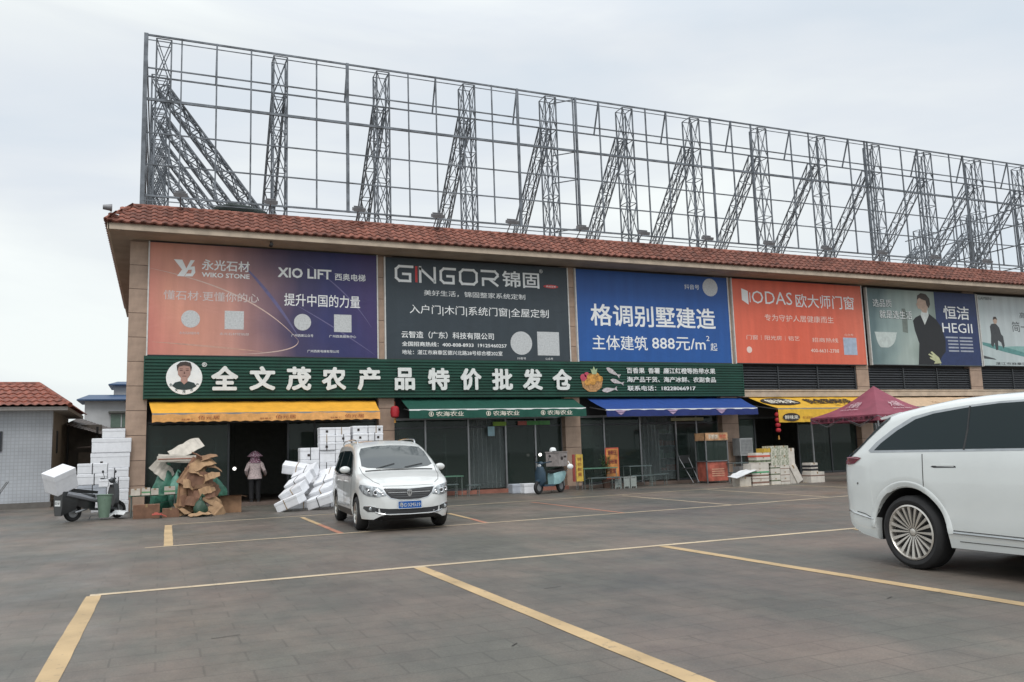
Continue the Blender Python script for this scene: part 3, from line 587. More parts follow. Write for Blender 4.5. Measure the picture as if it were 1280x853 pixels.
pl(em, [(.28, 3.66), (.36, 3.76), (.50, 3.80), (.62, 3.74), (.74, 3.80), (.90, 3.75), (.97, 3.65), (.82, 3.56), (.62, 3.53), (.42, 3.56)], M("dark_jacket_print", (.02, .04, .04), .6), "jacket_print", SY - .017)
pl(em, [(.52, 3.80), (.53, 3.90), (.44, 4.0), (.43, 4.2), (.50, 4.3), (.72, 4.3), (.80, 4.2), (.79, 4.0), (.71, 3.88), (.72, 3.79), (.62, 3.70)], M("portrait_skin_print", (.40, .24, .20), .6), "face_print", SY - .021)
pl(em, [(.42, 4.10), (.40, 4.28), (.50, 4.38), (.66, 4.40), (.79, 4.36), (.83, 4.22), (.81, 4.10), (.77, 4.25), (.60, 4.28), (.46, 4.24)], Mhair, "hair_print", SY - .025)
k = MB()
for ex in (.53, .70): k.poly([(ex - .04, 4.115), (ex + .04, 4.115), (ex + .04, 4.14), (ex - .04, 4.14)], SY - .024); k.poly([(ex - .045, 4.17), (ex + .045, 4.17), (ex + .045, 4.185), (ex - .045, 4.185)], SY - .024)
k.poly([(.56, 3.945), (.68, 3.945), (.67, 3.965), (.57, 3.965)], SY - .024); k.poly([(.60, 4.02), (.64, 4.02), (.63, 4.09), (.61, 4.09)], SY - .024); k.build("features_print", M("brown_feature_print", (.12, .06, .05), .6), em, world=True)
for i, ch in enumerate("全文茂农产"):
    a = math.radians(-150 + i * 30); cx_, cz_ = .62 + .43 * math.cos(a), 3.91 + .43 * math.sin(a)
    write(ch, cx_ - .045, cx_ + .045, cz_ - .045, cz_ + .045, SY - .016, M("dark_green_print", (.05, .075, .07), .5), em, .02)
# fruit basket and fish
fb = MB(); fb.poly([(14.06, 3.95), (14.12, 3.62), (14.35, 3.46), (14.66, 3.46), (14.90, 3.62), (14.96, 3.92)], SY - .010, .008); bk = fb.build("fruit_basket_print", M("basket_print", (.50, .27, .11), .6, var=.3, scale=12), gs, world=True)
for (x, z, r) in ((14.16, 3.98, .13), (14.30, 4.08, .10)):
    k = MB(); k.poly(disc(x, z, r, 14), SY - .016); k.build("pink_fruit_print", M("pink_fruit", (.52, .07, .12), .5), bk, world=True)
for i_, (x, z, r) in enumerate(((14.45, 3.98, .15), (14.68, 4.0, .16), (14.85, 3.93, .11), (14.55, 3.82, .12), (14.32, 3.80, .12))):
    k = MB(); k.poly(disc(x, z, r, 14), SY - .020 - i_ * .001, .003); k.build("orange_fruit_print", M("orange_fruit", (.62, .30, .06), .5, var=.3, scale=10), bk, world=True)
k = MB(); k.poly([(14.52, 4.10), (14.46, 4.30), (14.54, 4.26), (14.60, 4.40), (14.66, 4.26), (14.74, 4.32), (14.70, 4.10)], SY - .022); k.build("leaf_print", M("leaf_print", (.40, .48, .28), .5), bk, world=True)
Mfish = M("pale_fish_print", (.55, .50, .50), .5, var=.2, scale=20)
for fx, fz, s_, an in ((15.12, 4.34, .66, -.5), (15.28, 3.90, .58, -.25), (14.90, 3.50, .66, .12)):
    pts = [(0, 0), (.12, .10), (.35, .13), (.6, .07), (.80, .02), (1.0, .13), (.95, -.02), (1.0, -.14), (.80, -.04), (.6, -.10), (.30, -.15), (.10, -.08)]
    ca, sa = math.cos(an), math.sin(an); pl(gs, [(fx + s_ * (x * ca - z * sa), fz + s_ * (x * sa + z * ca)) for x, z in pts], Mfish, "fish_print", SY - .012)
# ================================================================ awnings
Msteel = M("galvanised_steel", (.34, .37, .40), .5, metal=.55, var=.2, scale=3)
def awning(x0, x1, wallz, d, fz, vz, mat, vmat, label, scallop=False, xf0=None, xf1=None, piping=None, y0=D - .02):
    t = thing("awning", label, "awning", ((x0 + x1) / 2, D, wallz), group="awnings over the shops")
    xf0 = x0 if xf0 is None else xf0; xf1 = x1 if xf1 is None else xf1; yf = D - d
    n = 40; vs = []; m_ = 8
    for i in range(n + 1):
        f = i / n
        for j in range(m_ + 1):
            g_ = j / m_; x = (x0 + (x1 - x0) * f) * (1 - g_) + (xf0 + (xf1 - xf0) * f) * g_
            sag = -.028 * math.sin(PI * g_) * (1 + .4 * math.sin(f * PI * 6)) + .006 * math.sin(f * 50 + g_ * 3)
            vs.append((x, y0 + (yf - y0) * g_, wallz + (fz - wallz) * g_ + sag))
    k = MB(); k.add(vs, [(i * (m_ + 1) + j, i * (m_ + 1) + j + 1, (i + 1) * (m_ + 1) + j + 1, (i + 1) * (m_ + 1) + j) for i in range(n) for j in range(m_)], True)
    k.build("canopy_cloth", mat, t, world=True)
    k = MB(); vs = []; n = 150
    for i in range(n + 1):
        f = i / n; x = xf0 + (xf1 - xf0) * f; w_ = .012 * math.sin(f * 60) + .008 * math.sin(f * 23)
        s_ = (.028 * abs(math.sin(f * PI * 22)) if scallop else .004 * math.sin(f * 90))
        vs += [(x, yf, fz), (x, yf - .012 + w_ * .5, (fz + vz) / 2), (x, yf - .015 + w_, vz + s_)]
    k.add(vs, [f_ for i in range(n) for f_ in ((3 * i, 3 * i + 1, 3 * i + 4, 3 * i + 3), (3 * i + 1, 3 * i + 2, 3 * i + 5, 3 * i + 4))], True)
    k.build("valance", vmat, t, world=True)
    k = MB(); k.beam((xf0, yf + .02, fz - .02), (xf1, yf + .02, fz - .02), .045); k.build("front_bar", piping or Malu, t, world=True)
    for a, b in ((x0 + .1, xf0 + .1), (x1 - .1, xf1 - .1), ((x0 + x1) / 2, (xf0 + xf1) / 2)):
        k = MB(); k.beam((a, D - .02, wallz - .32), (b, yf + .04, fz - .04), .035); k.build("arm", Malu, t, world=True)
    return t, yf
Mor = M("orange_awning_cloth", (.84, .42, .04), .8, var=.07, scale=3); Mor2 = M("faded_orange_valance", (.74, .37, .12), .8, var=.12, scale=5)
Mgn = M("green_awning_cloth", (.007, .075, .052), .8, var=.08); Mbl = M("blue_awning_cloth", (.016, .065, .28), .75, var=.08); Mnv = M("navy_valance", (.015, .03, .15), .8)
Mye = M("yellow_awning_cloth", (.74, .44, .045), .8, var=.08); Mcr = M("cream_awning_cloth", (.66, .48, .32), .8, var=.08)
Mdred = M("dark_red_print", (.30, .07, .03), .7); Mblk = M("black_print", (.03, .022, .02), .7); Mcrm = M("cream_print", (.75, .72, .62), .7)
t, yf = awning(-.34, 6.50, 3.19, 1.0, 2.80, 2.53, Mor, Mor2, "orange awning with scalloped valance over the cardboard heap and dark shop", True, xf0=-.24, xf1=6.42)
for a in (.55, 2.75, 4.85): write("佰元居", a + .45, a + 1.05, 2.60, 2.72, yf - .035, Mdred, t, .0); write("鲜果汇", a, a + .36, 2.585, 2.64, yf - .035, Mdred, t, 0)
t, yf = awning(7.38, 13.80, 3.23, 1.0, 2.84, 2.54, Mgn, Mgn, "dark green awning with white piping over the glass shop with strip curtain", piping=Wht)
for i, a in enumerate((8.05, 10.05, 12.06)):
    write("农海农业", a + .22, a + 1.18, 2.60, 2.76, yf - .035, Mcrm, t, .012)
    k = MB(); k.lathe([(.085, -.004), (.085, 0), (.065, 0), (.065, -.004)], (a + .06, yf - .03, 2.68), 20, 'Y'); k.poly([(a + .035, 2.63), (a + .085, 2.63), (a + .085, 2.72), (a + .06, 2.74), (a + .035, 2.70)], yf - .034); k.build("round_emblem", Mcrm, t, world=True)
t, yf = awning(14.38, 21.24, 3.22, 1.2, 2.76, 2.50, Mbl, Mnv, "royal blue awning with pale piping beside the red snack kiosk", xf0=14.5, xf1=21.1, piping=Wht)
for a in (14.82, 17.0, 19.15):
    k = MB(); k.poly([(a, 2.72), (a + .5, 2.72), (a + .38, 2.66), (a + .12, 2.66)], yf - .03); k.poly([(a + .10, 2.64), (a + .40, 2.64), (a + .25, 2.55)], yf - .034); k.build("printed_emblem", M("lilac_print", (.45, .32, .48), .7), t, world=True)
t, yf = awning(21.62, 28.0, 3.23, 1.35, 2.72, 2.17, Mye, Mye, "deep yellow awning with black lettering over the fruit cartons", xf0=21.95, xf1=27.9)
def onslope(x0, x1, g0, g1, lean=.32):
    def f(a, b):
        g_ = g1 + (g0 - g1) * b; x = x0 + a * (x1 - x0) + lean * g_
        return (x, D - .02 + (-1.33) * g_, 3.23 + (2.72 - 3.23) * g_ - .028 * math.sin(PI * g_) + .030)
    return f
write("黄金肠粉铺", 0, 1, 0, 1, 0, Mblk, t, .03, mapf=onslope(24.0, 26.4, .18, .62, .1)); write("汤粉 · 炖品 · 早餐", 0, 1, 0, 1, 0, Mblk, t, .0, mapf=onslope(25.0, 26.3, .70, .86, .1))
f_ = onslope(21.75, 23.6, .12, .72, .2); k = MB(); n = 32; vs = [f_(.5 + .5 * math.cos(2 * PI * i / n), .5 + .5 * math.sin(2 * PI * i / n)) for i in range(n)]; k.add(vs, [tuple(range(n))]); k.build("black_oval", Mblk, t, world=True, fixn=False)
def up1(f): return lambda a, b: (lambda p: (p[0], p[1] - .006, p[2] + .012))(f(a, b))
write("鲜味来", 0, 1, 0, 1, 0, Mcrm, t, .02, mapf=up1(onslope(21.98, 23.38, .25, .6, .2)))
k = MB(); k.poly(disc(22.55, 2.37, .42, 28, .16), yf - .034); k.build("black_oval", Mblk, t, world=True); write("鲜味来", 22.22, 22.88, 2.29, 2.44, yf - .042, Mcrm, t, .02)
write("湛江老字号", 23.10, 23.6, 2.30, 2.39, yf - .034, Mdred, t, 0)
t, yf = awning(28.3, 35.0, 3.20, 1.2, 2.74, 2.35, Mcr, Mcr, "faded cream awning partly hidden behind the maroon tent")
write("大福来酒家", 0, 1, 0, 1, 0, M("brown_print", (.30, .14, .05), .7), t, 0, mapf=lambda a, b: (31.0 + a * 1.4, D - .35 - .3 * (1 - b), 3.15 - .12 - .11 * (1 - b)))
awning(35.1, 41.6, 3.20, 1.2, 2.74, 2.35, M("grey_awning_cloth", (.4, .4, .38), .8), MATS["grey_awning_cloth"], "grey awning mostly hidden behind the white car, rightmost")

# ================================================================ steel sign framework on the roof
MSt = M("weathered_grey_steel", (.165, .185, .21), .6, metal=.15, var=.3, scale=2)
fr = thing("rooftop_sign_frame", "empty grey steel billboard framework of lattice towers standing on the roof", "sign frame", (-.72, 28.5, 8.6))
T = 28.5; ZB = 8.62; ZT = 15.42
def lattice(mb, base, axis, u, v, w_, d_, bay, ch=.048, lc=.023):
    """box truss: starts at base, runs along axis (a vector), section w_ along u and d_ along v"""
    base = Vector(base); ax = Vector(axis); Ln = ax.length; ax = ax.normalized(); u = Vector(u); v = Vector(v)
    cs = [u * (-w_ / 2) + v * (-d_ / 2), u * (w_ / 2) + v * (-d_ / 2), u * (w_ / 2) + v * (d_ / 2), u * (-w_ / 2) + v * (d_ / 2)]
    for c in cs: mb.beam(base + c, base + c + ax * Ln, ch, up=tuple(u))
    n = max(1, round(Ln / bay))
    for i in range(n + 1):
        a = base + ax * (Ln * i / n)
        for j in range(4):
            p, q = cs[j], cs[(j + 1) % 4]; mb.beam(a + p, a + q, lc * 1.1, up=tuple(ax))
            if i < n:
                b = base + ax * (Ln * (i + 1) / n); mb.beam(a + p, b + q, lc, up=tuple(u + v)); mb.beam(a + q, b + p, lc, up=tuple(u + v))
    return mb
TX = [-.17, 3.60, 7.25, 10.60, 14.05, 17.58, 20.90, 24.50, 27.89, 31.25, 34.63, 38.13, 41.6]
k = MB(); lattice(k, (0, 0, 0), (0, 0, ZT - .04 - ZB), (1, 0, 0), (0, 1, 0), .46, .55, 1.33); tw = k.build("lattice_tower", MSt, fr)
k = MB(); top = Vector((0, .28, 14.2 - ZB)); foot = Vector((0, 4.9, 0)); ax = foot - top; vv = Vector((0, ax.normalized().z, -ax.normalized().y)); lattice(k, tuple(top), tuple(ax), (1, 0, 0), tuple(vv), .42, .36, 1.15, .045, .022)
br = k.build("lattice_brace", MSt, fr)
for i, x in enumerate(TX):
    o = tw if i == 0 else tw.copy(); 
    if i: COL.objects.link(o); o.parent = fr
    o.location = (x + .72, .36, .02)
    if i == 0: continue
    o = br if i == 1 else br.copy()
    if i > 1: COL.objects.link(o); o.parent = fr
    o.location = (x + .72, .40, .02)
# left wing (runs back over the side of the building) and right wing
def wing(X, sgn, ys, top_, bt):
    for y in ys:
        k = MB(); lattice(k, (X, y, ZB), (0, 0, top_ - ZB), (1, 0, 0), (0, 1, 0), .5, .45, 1.33); k.build("lattice_tower", MSt, fr, world=True)
        k = MB(); a = Vector((X + sgn * .1, y, bt)); b = Vector((X + sgn * 4.5, y, ZB)); ax = b - a; n_ = ax.normalized(); vv = Vector((n_.z, 0, -n_.x)); lattice(k, tuple(a), tuple(ax), (0, 1, 0), tuple(vv), .44, .36, .95, .055, .03); k.build("lattice_brace", MSt, fr, world=True)
wing(-.30, 1, (30.6, 33.6, 36.6, 39.6), 14.9, 14.5)
wing(41.6, -1, (32.2, 35.4), 13.7, 12.6)
posts = [(-.72, .13), (.38, .045), (1.49, .05), (2.61, .05), (4.83, .05), (5.92, .10), (8.18, .045), (9.25, .045), (11.5, .045), (12.57, .09), (15.0, .05), (15.12, .08), (16.19, .05), (18.39, .05), (19.41, .05), (21.65, .08), (22.75, .05), (23.82, .06), (26.01, .05), (27.07, .05), (29.46, .05), (30.45, .06), (30.62, .06), (32.74, .05), (33.85, .06), (36.0, .05), (36.97, .06), (39.15, .05), (40.22, .05), (42.2, .09)]
for x, w_ in posts:
    k = MB(); k.beam((x, T, 9.92 if x > 0 else ZB), (x, T, ZT + .03), w_, up=(1, 0, 0)); k.build("post", MSt, fr, world=True)
for z, w_, y in ((15.43, .06, T), (15.52, .03, T + .55), (14.29, .045, T), (14.20, .05, T + .5), (13.21, .085, T), (12.07, .045, T), (11.0, .045, T), (9.95, .06, T), (9.72, .03, T - .2)):
    k = MB(); k.beam((-.72, y + .03 * (y == T), z), (42.2, y + .03 * (y == T), z), w_ * .8, w_); k.build("rail", MSt, fr, world=True)
for x in (9.25, 12.57, 16.19, 19.41, 22.75, 26.01, 33.85, 36.97, 40.22, 1.49, 5.92, 29.46):
    k = MB(); k.beam((x, T + .02, ZT), (x, T + .5, 14.2), .05); k.build("strut", MSt, fr, world=True)
for X in (-.72, 42.2):
    for z in ((15.43, 13.9, 12.7, 11.5, 10.2) if X < 0 else (13.5, 12.6, 11.5, 10.3)):
        k = MB(); k.beam((X, T, z), (X, T + (12 if X < 0 else 8.5), z - (.02 if X > 0 else 0)), .05); k.build("rail", MSt, fr, world=True)
    for y in ((30, 31.2, 33.3, 36.4, 38) if X < 0 else (29.8, 31, 33.6, 34.6, 36.6)):
        k = MB(); k.beam((X, y, 9.0), (X, y, 14.0 if X < 0 else 13.5), .045); k.build("post", MSt, fr, world=True)
# short outriggers tying the grid to the double post
for z in (15.35, 13.15, 12.0, 10.0):
    k = MB(); k.beam((14.3, T + .7, z), (15.1, T + .05, z + .04), .035); k.build("strut", MSt, fr, world=True)
# bundled dark sheeting lying on the roof
Mtarp = M("black_green_sheeting", (.018, .03, .028), .7, bump=.5, scale=4)
rl = thing("rolled_sheeting", "dark rolled plastic sheeting lying behind the roof ridge under the left braces", "tarpaulin", (2.2, 28.9, 8.62))
k = MB(); pts = [(1.5, 28.9, 9.75), (2.0, 28.8, 9.80), (2.6, 28.9, 9.78), (3.2, 28.95, 9.70)]
k.tube(pts, [.10, .2, .2, .12], 10); k.tube([(1.2, 29.1, 9.7), (1.9, 29.2, 9.72), (2.6, 29.3, 9.65)], [.1, .16, .1], 10); k.build("roll", Mtarp, rl, world=True)
k = MB()
for x in (1.5, 2.3, 3.1): k.box(x - .04, x + .04, 28.8, 28.9, 8.62, 9.68); k.box(x - .04, x + .04, 29.2, 29.3, 8.62, 9.62)
k.box(1.1, 3.3, 28.8, 29.3, 9.58, 9.64); k.build("pallet_stand", MSt, rl, world=True)
# floodlights on arms
Mlamp = M("grey_floodlight_body", (.20, .20, .21), .5, metal=.3); Mlens = M("floodlight_lens", (.55, .50, .48), .2)
def flood(x, label, y=26.45, z=9.44, foot=(0.02, 27.0, 8.85), rz=0, arm=True):
    t = thing("floodlight", label, "floodlight", (x, foot[1], foot[2]), group="floodlights along the roof ridge")
    k = MB(); m_ = Matrix.Rotation(math.radians(20), 3, 'X'); k.box(x - .20, x + .20, y - .16, y + .10, z - .06, z + .05, m_, (x, y, z)); k.box(x - .15, x + .15, y - .02, y + .12, z + .052, z + .10, m_, (x, y, z)); k.build("lamp_head", Mlamp, t, world=True)
    k = MB(); k.box(x - .17, x + .17, y - .14, y + .06, z - .068, z - .061, m_, (x, y, z)); k.build("lens", Mlens, t, world=True)
    k = MB(); k.tube([(x + foot[0], foot[1], foot[2] - .1), (x + foot[0], foot[1], foot[2] + .10), (x, y + .08, z - .02)], .02, 6); k.build("arm", MSt, t, world=True)
    k = MB(); k.box(x - .1, x + .1, foot[1] - .02, foot[1] + .12, 8.62, 8.78); k.build("foot_plate", MSt, t, world=True)
names = ["above the salmon board, first from the left", "in front of the second lattice tower", "above the join of the indigo and slate boards", "above the left half of the slate board", "above the right end of the slate board", "above the blue board's left end", "above the middle of the blue board", "above the blue board's right end", "above the orange board's left half", "above the orange board's right half", "above the woman on the misty board", "above the navy panel", "above the pale aqua board"]
XS = [.40, 3.05, 5.85, 8.55, 11.3, 14.1, 16.7, 19.6, 22.6, 25.6, 28.7, 31.9, 35.2]
for x, nme in zip(XS, names): flood(x, "grey box floodlight on a bent arm " + nme, foot=(.02, 27.35, 8.85))
t = thing("spotlight", "small grey spotlight sticking out from the left tip of the eaves", "spotlight", (-1.3, 26.4, 8.6))
k = MB(); k.tube([(-1.5, 26.25, 8.72), (-1.42, 26.2, 8.62), (-1.2, 26.3, 8.60)], .02, 6); k.build("arm", Wht, t, world=True)
k = MB(); k.lathe([(.0, -.14), (.07, -.14), (.09, 0), (.11, .10), (.0, .10)], (-1.55, 26.22, 8.80), 12, 'X'); k.build("lamp_head", Mlamp, t, world=True)

cm = thing("security_camera", "small dark camera under the eaves above the salmon board", "camera", (3.05, 26.3, 8.1)); k = MB(); k.tube([(3.05, 26.35, 8.13), (3.05, 26.3, 8.04)], .02, 6); k.build("bracket", Mdark, cm, world=True); k = MB(); k.lathe([(0, -.11), (.05, -.11), (.055, 0), (.055, .10), (0, .10)], (3.05, 26.25, 8.0), 12, 'Y'); k.build("camera_body", Mdark, cm, world=True)
# ================================================================ red lanterns
Mlan = M("red_lantern_silk", (.42, .02, .03), .5); Mgold = M("gold_tassel", (.5, .25, .05), .6)
def lantern(x, y, ztop, tiers, label):
    t = thing("red_lantern", label, "lantern", (x, y, ztop))
    for i in range(tiers):
        z = ztop - .14 - i * .20; k = MB(); k.lathe([(.04, .085), (.085, .06), (.105, 0), (.085, -.06), (.04, -.085)] if tiers > 1 else [(.07, .19), (.13, .15), (.15, 0), (.13, -.15), (.07, -.19)], (x, y, z if tiers > 1 else z - .05), 14); k.build("lantern_body", Mlan, t, world=True)
    k = MB(); k.tube([(x, y, ztop + .15), (x, y, ztop - .05)], .008, 5); k.build("cord", Mdred, t, world=True)
    zb = ztop - (.14 + tiers * .20 if tiers > 1 else .38); k = MB(); k.tube([(x, y, zb), (x, y, zb - .16)], [.02, .035], 7); k.build("tassel", Mgold, t, world=True)
lantern(7.05, 26.75, 2.98, 1, "single round red lantern hanging between the orange and green awnings")
lantern(21.98, 25.95, 2.62, 4, "string of small red lanterns hanging at the left corner of the yellow awning")

# ================================================================ maroon tent
Mmar = M("maroon_tent_cloth", (.24, .055, .085), .75, var=.10, scale=2); Mwr = M("white_scrawl_print", (.60, .46, .48), .7)
tn = thing("canopy_tent", "maroon pop up tent with white print beside the fruit cartons, behind the white car", "tent", (22.45, 21.55, 0))
x0, x1, y0, y1, ez, pk = 20.95, 23.95, 20.05, 23.05, 2.20, 3.22
cxm, cym = (x0 + x1) / 2, (y0 + y1) / 2
k = MB(); apex = Vector((cxm, cym, pk)); cor = [Vector((x0, y0, ez)), Vector((x1, y0, ez)), Vector((x1, y1, ez)), Vector((x0, y1, ez))]
for i in range(4):
    a, b = cor[i], cor[(i + 1) % 4]; n = 10; vs = []; rows_ = []
    for r in range(n + 1):
        g_ = r / n; sg = -.16 * math.sin(PI * g_) ; p = apex.lerp(a, g_); q = apex.lerp(b, g_); row = []
        for c in range(n + 1): v = p.lerp(q, c / n) + Vector((0, 0, sg * (1 - .3 * math.sin(PI * c / n)))) ; row.append(len(vs)); vs.append(v)
        rows_.append(row)
    k.add(vs, [(rows_[r][c], rows_[r + 1][c], rows_[r + 1][c + 1], rows_[r][c + 1]) for r in range(n) for c in range(n)], True)
k.build("roof_cloth", Mmar, tn, world=True)
k = MB()
for i in range(4):
    a, b = cor[i], cor[(i + 1) % 4]; vs = []; n = 30
    for c in range(n + 1): v = a.lerp(b, c / n); vs += [v, v + Vector((.006 * math.sin(c), -.01 * math.sin(c * 1.3), -.20))]
    k.add(vs, [(2 * c, 2 * c + 1, 2 * c + 3, 2 * c + 2) for c in range(n)])
k.build("valance", Mmar, tn, world=True)
write("大福桂·香蕉粉·鲜牛奶·水果捞", 0, 1, 0, 1, 0, Mwr, tn, .01, mapf=lambda a, b: (x0 - .022, y1 - .25 - a * 2.6, 2.035 + .12 * b)); write("大福桂·香蕉粉·鲜牛奶·水果捞", x0 + .2, x1 - .2, 2.03, 2.16, y0 - .03, Mwr, tn, .01)
def tentface(a0, a1, g0, g1, c0=3, c1=0):
    def f(a, b):
        g_ = g1 + (g0 - g1) * b; aa = a0 + (a1 - a0) * a; p = apex.lerp(cor[c0], g_).lerp(apex.lerp(cor[c1], g_), aa); p = p + Vector((-.02, -.02, .05 - .16 * math.sin(PI * g_) * (1 - .3 * math.sin(PI * aa)))); return p
    return f
write("大福桂", 0, 1, 0, 1, 0, Mwr, tn, 0, mapf=tentface(.33, .62, .48, .68)); write("DA FU GUI XIANG", 0, 1, 0, 1, 0, Mwr, tn, 0, mapf=tentface(.32, .66, .74, .79)); write("大福桂", 0, 1, 0, 1, 0, Mwr, tn, 0, mapf=tentface(.33, .62, .48, .68, 0, 1)); write("DA FU GUI XIANG", 0, 1, 0, 1, 0, Mwr, tn, 0, mapf=tentface(.32, .66, .74, .79, 0, 1))
for x in (x0 + .02, x1 - .02):
    for y in (y0 + .02, y1 - .02): k = MB(); k.box(x - .02, x + .02, y - .02, y + .02, 0, ez); k.box(x - .05, x + .05, y - .05, y + .05, 0, .012); k.build("leg", Malu, tn, world=True)
k = MB()
for i in range(4):
    a, b = cor[i], cor[(i + 1) % 4]
    for f0, f1 in ((0, .25), (.5, .25), (.5, .75), (1, .75)): k.beam(a.lerp(b, f0) + Vector((0, 0, -.04 if f0 != .5 else -.05)), a.lerp(b, f1) + Vector((0, 0, -.32)), .018)
k.build("scissor_frame", Malu, tn, world=True)
# ================================================================ boxes
Mfoam = Mvary("white_foam", (.78, .79, .82), .75, amt=.06, var=.035, scale=8, bump=.12, bscale=120)
Mtape = M("brown_packing_tape", (.30, .20, .10), .35); Mstrap = M("black_strap", (.03, .03, .035), .5)
Mcard = Mvary("brown_cardboard", (.26, .15, .085), .85, amt=.25, var=.15, scale=5); Mcardw = Mvary("whitish_carton", (.52, .48, .42), .8, amt=.15, var=.1)
_box = {}
def foam(x, y, z, w_, d_, h_, label, group, rz=0, rot=None, strap=True, ink=False, mat=None):
    """foam fish box: body, overlapping lid; corner x,y,z is its low front left"""
    key = (w_, d_, h_, mat.name if mat else '')
    t = thing("foam_box", label, "foam box", (x + w_ / 2, y + d_ / 2, z), rz, group)
    if rot is not None: t.rotation_euler = rot
    if key not in _box:
        b = MB(); ti = .012; hb = h_ * .72; a, c = w_ / 2, d_ / 2
        b.loft([[(-a + ti, -c + ti, 0), (a - ti, -c + ti, 0), (a - ti, c - ti, 0), (-a + ti, c - ti, 0)], [(-a, -c, .02), (a, -c, .02), (a, c, .02), (-a, c, .02)], [(-a, -c, hb), (a, -c, hb), (a, c, hb), (-a, c, hb)]], smooth=False)
        o1 = b.build("body", mat or Mfoam, t)
        l = MB(); e_ = .006; q = .012
        l.loft([[(-a - e_, -c - e_, hb + .004), (a + e_, -c - e_, hb + .004), (a + e_, c + e_, hb + .004), (-a - e_, c + e_, hb + .004)], [(-a - e_, -c - e_, h_ - q), (a + e_, -c - e_, h_ - q), (a + e_, c + e_, h_ - q), (-a - e_, c + e_, h_ - q)], [(-a + q, -c + q, h_), (a - q, -c + q, h_), (a - q, c - q, h_), (-a + q, c - q, h_)]], smooth=False)
        o2 = l.build("lid", mat or Mfoam, t); _box[key] = (o1.data, o2.data)
    else:
        link("body", _box[key][0], t); link("lid", _box[key][1], t)
    if strap:
        k = MB(); xx = random.uniform(-.1, .1) * w_; e_ = .009; a, c = w_ / 2, d_ / 2
        k.box(xx - .011, xx + .011, -c - e_, c + e_, -.001, h_ + .003); k.build("strap", Mstrap if random.random() < .6 else Mtape, t)
    if ink:
        k = MB(); xx = random.uniform(-.3, .3) * w_; k.box(xx - .035, xx + .035, -d_ / 2 - .0095, -d_ / 2 - .006, h_ * .3, h_ * .3 + .07); k.build("ink_mark", Mblk, t)
    return t
G1 = "foam boxes stacked against the left corner pillar"
# stack beside the pillar (three columns going up)
foam(-1.50, 27.0, 0, .68, .48, .34, "white foam box at the bottom of the tall stack left of the corner pillar", G1)
foam(-1.49, 27.0, .342, .66, .48, .33, "white foam box second from the ground in the stack left of the corner pillar", G1, ink=True)
foam(-1.50, 27.0, .674, .68, .48, .33, "white foam box third from the ground in the stack left of the corner pillar", G1)
foam(-1.50, 27.0, 1.006, .66, .48, .27, "white foam box fourth from the ground in the stack left of the corner pillar", G1)
foam(-1.84, 27.02, 1.278, 1.02, .5, .44, "lower of two wide foam boxes in the stack left of the corner pillar", G1, strap=False, ink=True)
foam(-1.82, 27.0, 1.720, 1.03, .52, .42, "wide white foam box at the shoulder of the tall stack, under the small top one", G1, strap=False)
foam(-1.56, 27.02, 2.142, .60, .42, .27, "small white foam box on the very top of the stack left of the corner pillar", G1, strap=False)
for (a, b, z) in ((-1.80, .6, 0), (-1.81, .58, .32), (-1.80, .6, .642), (-1.81, .6, .962)): foam(-1.83, 27.62, z, .62, .42, .315, {0: "lowest", .32: "second", .642: "third", .962: "fourth"}[z] + " white foam box of the rear column behind the strapped bundle", G1, strap=False)
for i_, (a, b, z, s_, lb) in enumerate(((-2.62, 26.9, 0, .5, "on the ground behind the black scooter"), (-2.66, 26.9, .33, .46, "second up behind the black scooter"), (-2.6, 26.95, .65, .42, "slightly turned, third up behind the black scooter"))): foam(a, b, z, s_, .4, .315, "smaller white foam box " + lb, G1, rz=[.05, -.1, .25][i_])
# strapped bundle on a low cart left of it
cart = thing("hand_cart", "low flat hand cart under the strapped foam bundle", "cart", (-1.7, 25.75, 0))
k = MB(); k.box(-2.1, -1.25, 25.5, 26.05, .50, .54); k.build("platform", M("grey_painted_steel", (.16, .17, .18), .5, metal=.3), cart, world=True)
for x in (-2.05, -1.3):
    for y in (25.55, 26.0): k = MB(); k.box(x - .02, x + .02, y - .02, y + .02, .1, .5); k.build("leg", Malu, cart, world=True); k = MB(); k.lathe([(0, -.02), (.07, -.02), (.07, .02), (0, .02)], (x, y, .07), 10, 'Y'); k.build("wheel", Mdark, cart, world=True)
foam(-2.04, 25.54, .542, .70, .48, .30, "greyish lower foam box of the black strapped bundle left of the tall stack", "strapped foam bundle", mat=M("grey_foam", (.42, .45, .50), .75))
foam(-2.05, 25.53, .844, .72, .50, .30, "white middle foam box of the black strapped bundle left of the tall stack", "strapped foam bundle"); foam(-2.05, 25.53, 1.146, .72, .50, .28, "white top foam box of the black strapped bundle left of the tall stack", "strapped foam bundle")
# big wall of boxes in the orange awning shop
G2 = "foam boxes piled at the right of the orange awning shop"
def ordn(i): return ["first", "second", "third", "fourth", "fifth", "sixth", "seventh"][i]
for c, (x, w_, hs) in enumerate([(3.84, .56, (.32, .32, .32, .36, .36)), (4.42, .46, (.30, .30, .30, .33, .36, .24, .22, .22)), (4.89, .46, (.30, .30, .30, .33, .36, .24, .22, .22)), (5.42, .46, (.33, .33, .33, .33, .26, .26, .24, .22)), (5.90, .46, (.33, .33, .33, .33, .26, .26, .24, .22))]):
    z = 0.0; 
    for i, h_ in enumerate(hs):
        z_ = z; z += h_ + .002
        where = "at the bottom" if i == 0 else ("at the top" if i == len(hs) - 1 else "%s from the ground" % ordn(i))
        foam(x, 25.55 + random.uniform(-.03, .03), z_, w_ - .01, .44, h_, "foam box %s, %s column from the orange awning shop's doorway" % (where, ordn(c)), G2, strap=random.random() < .5, ink=random.random() < .6)
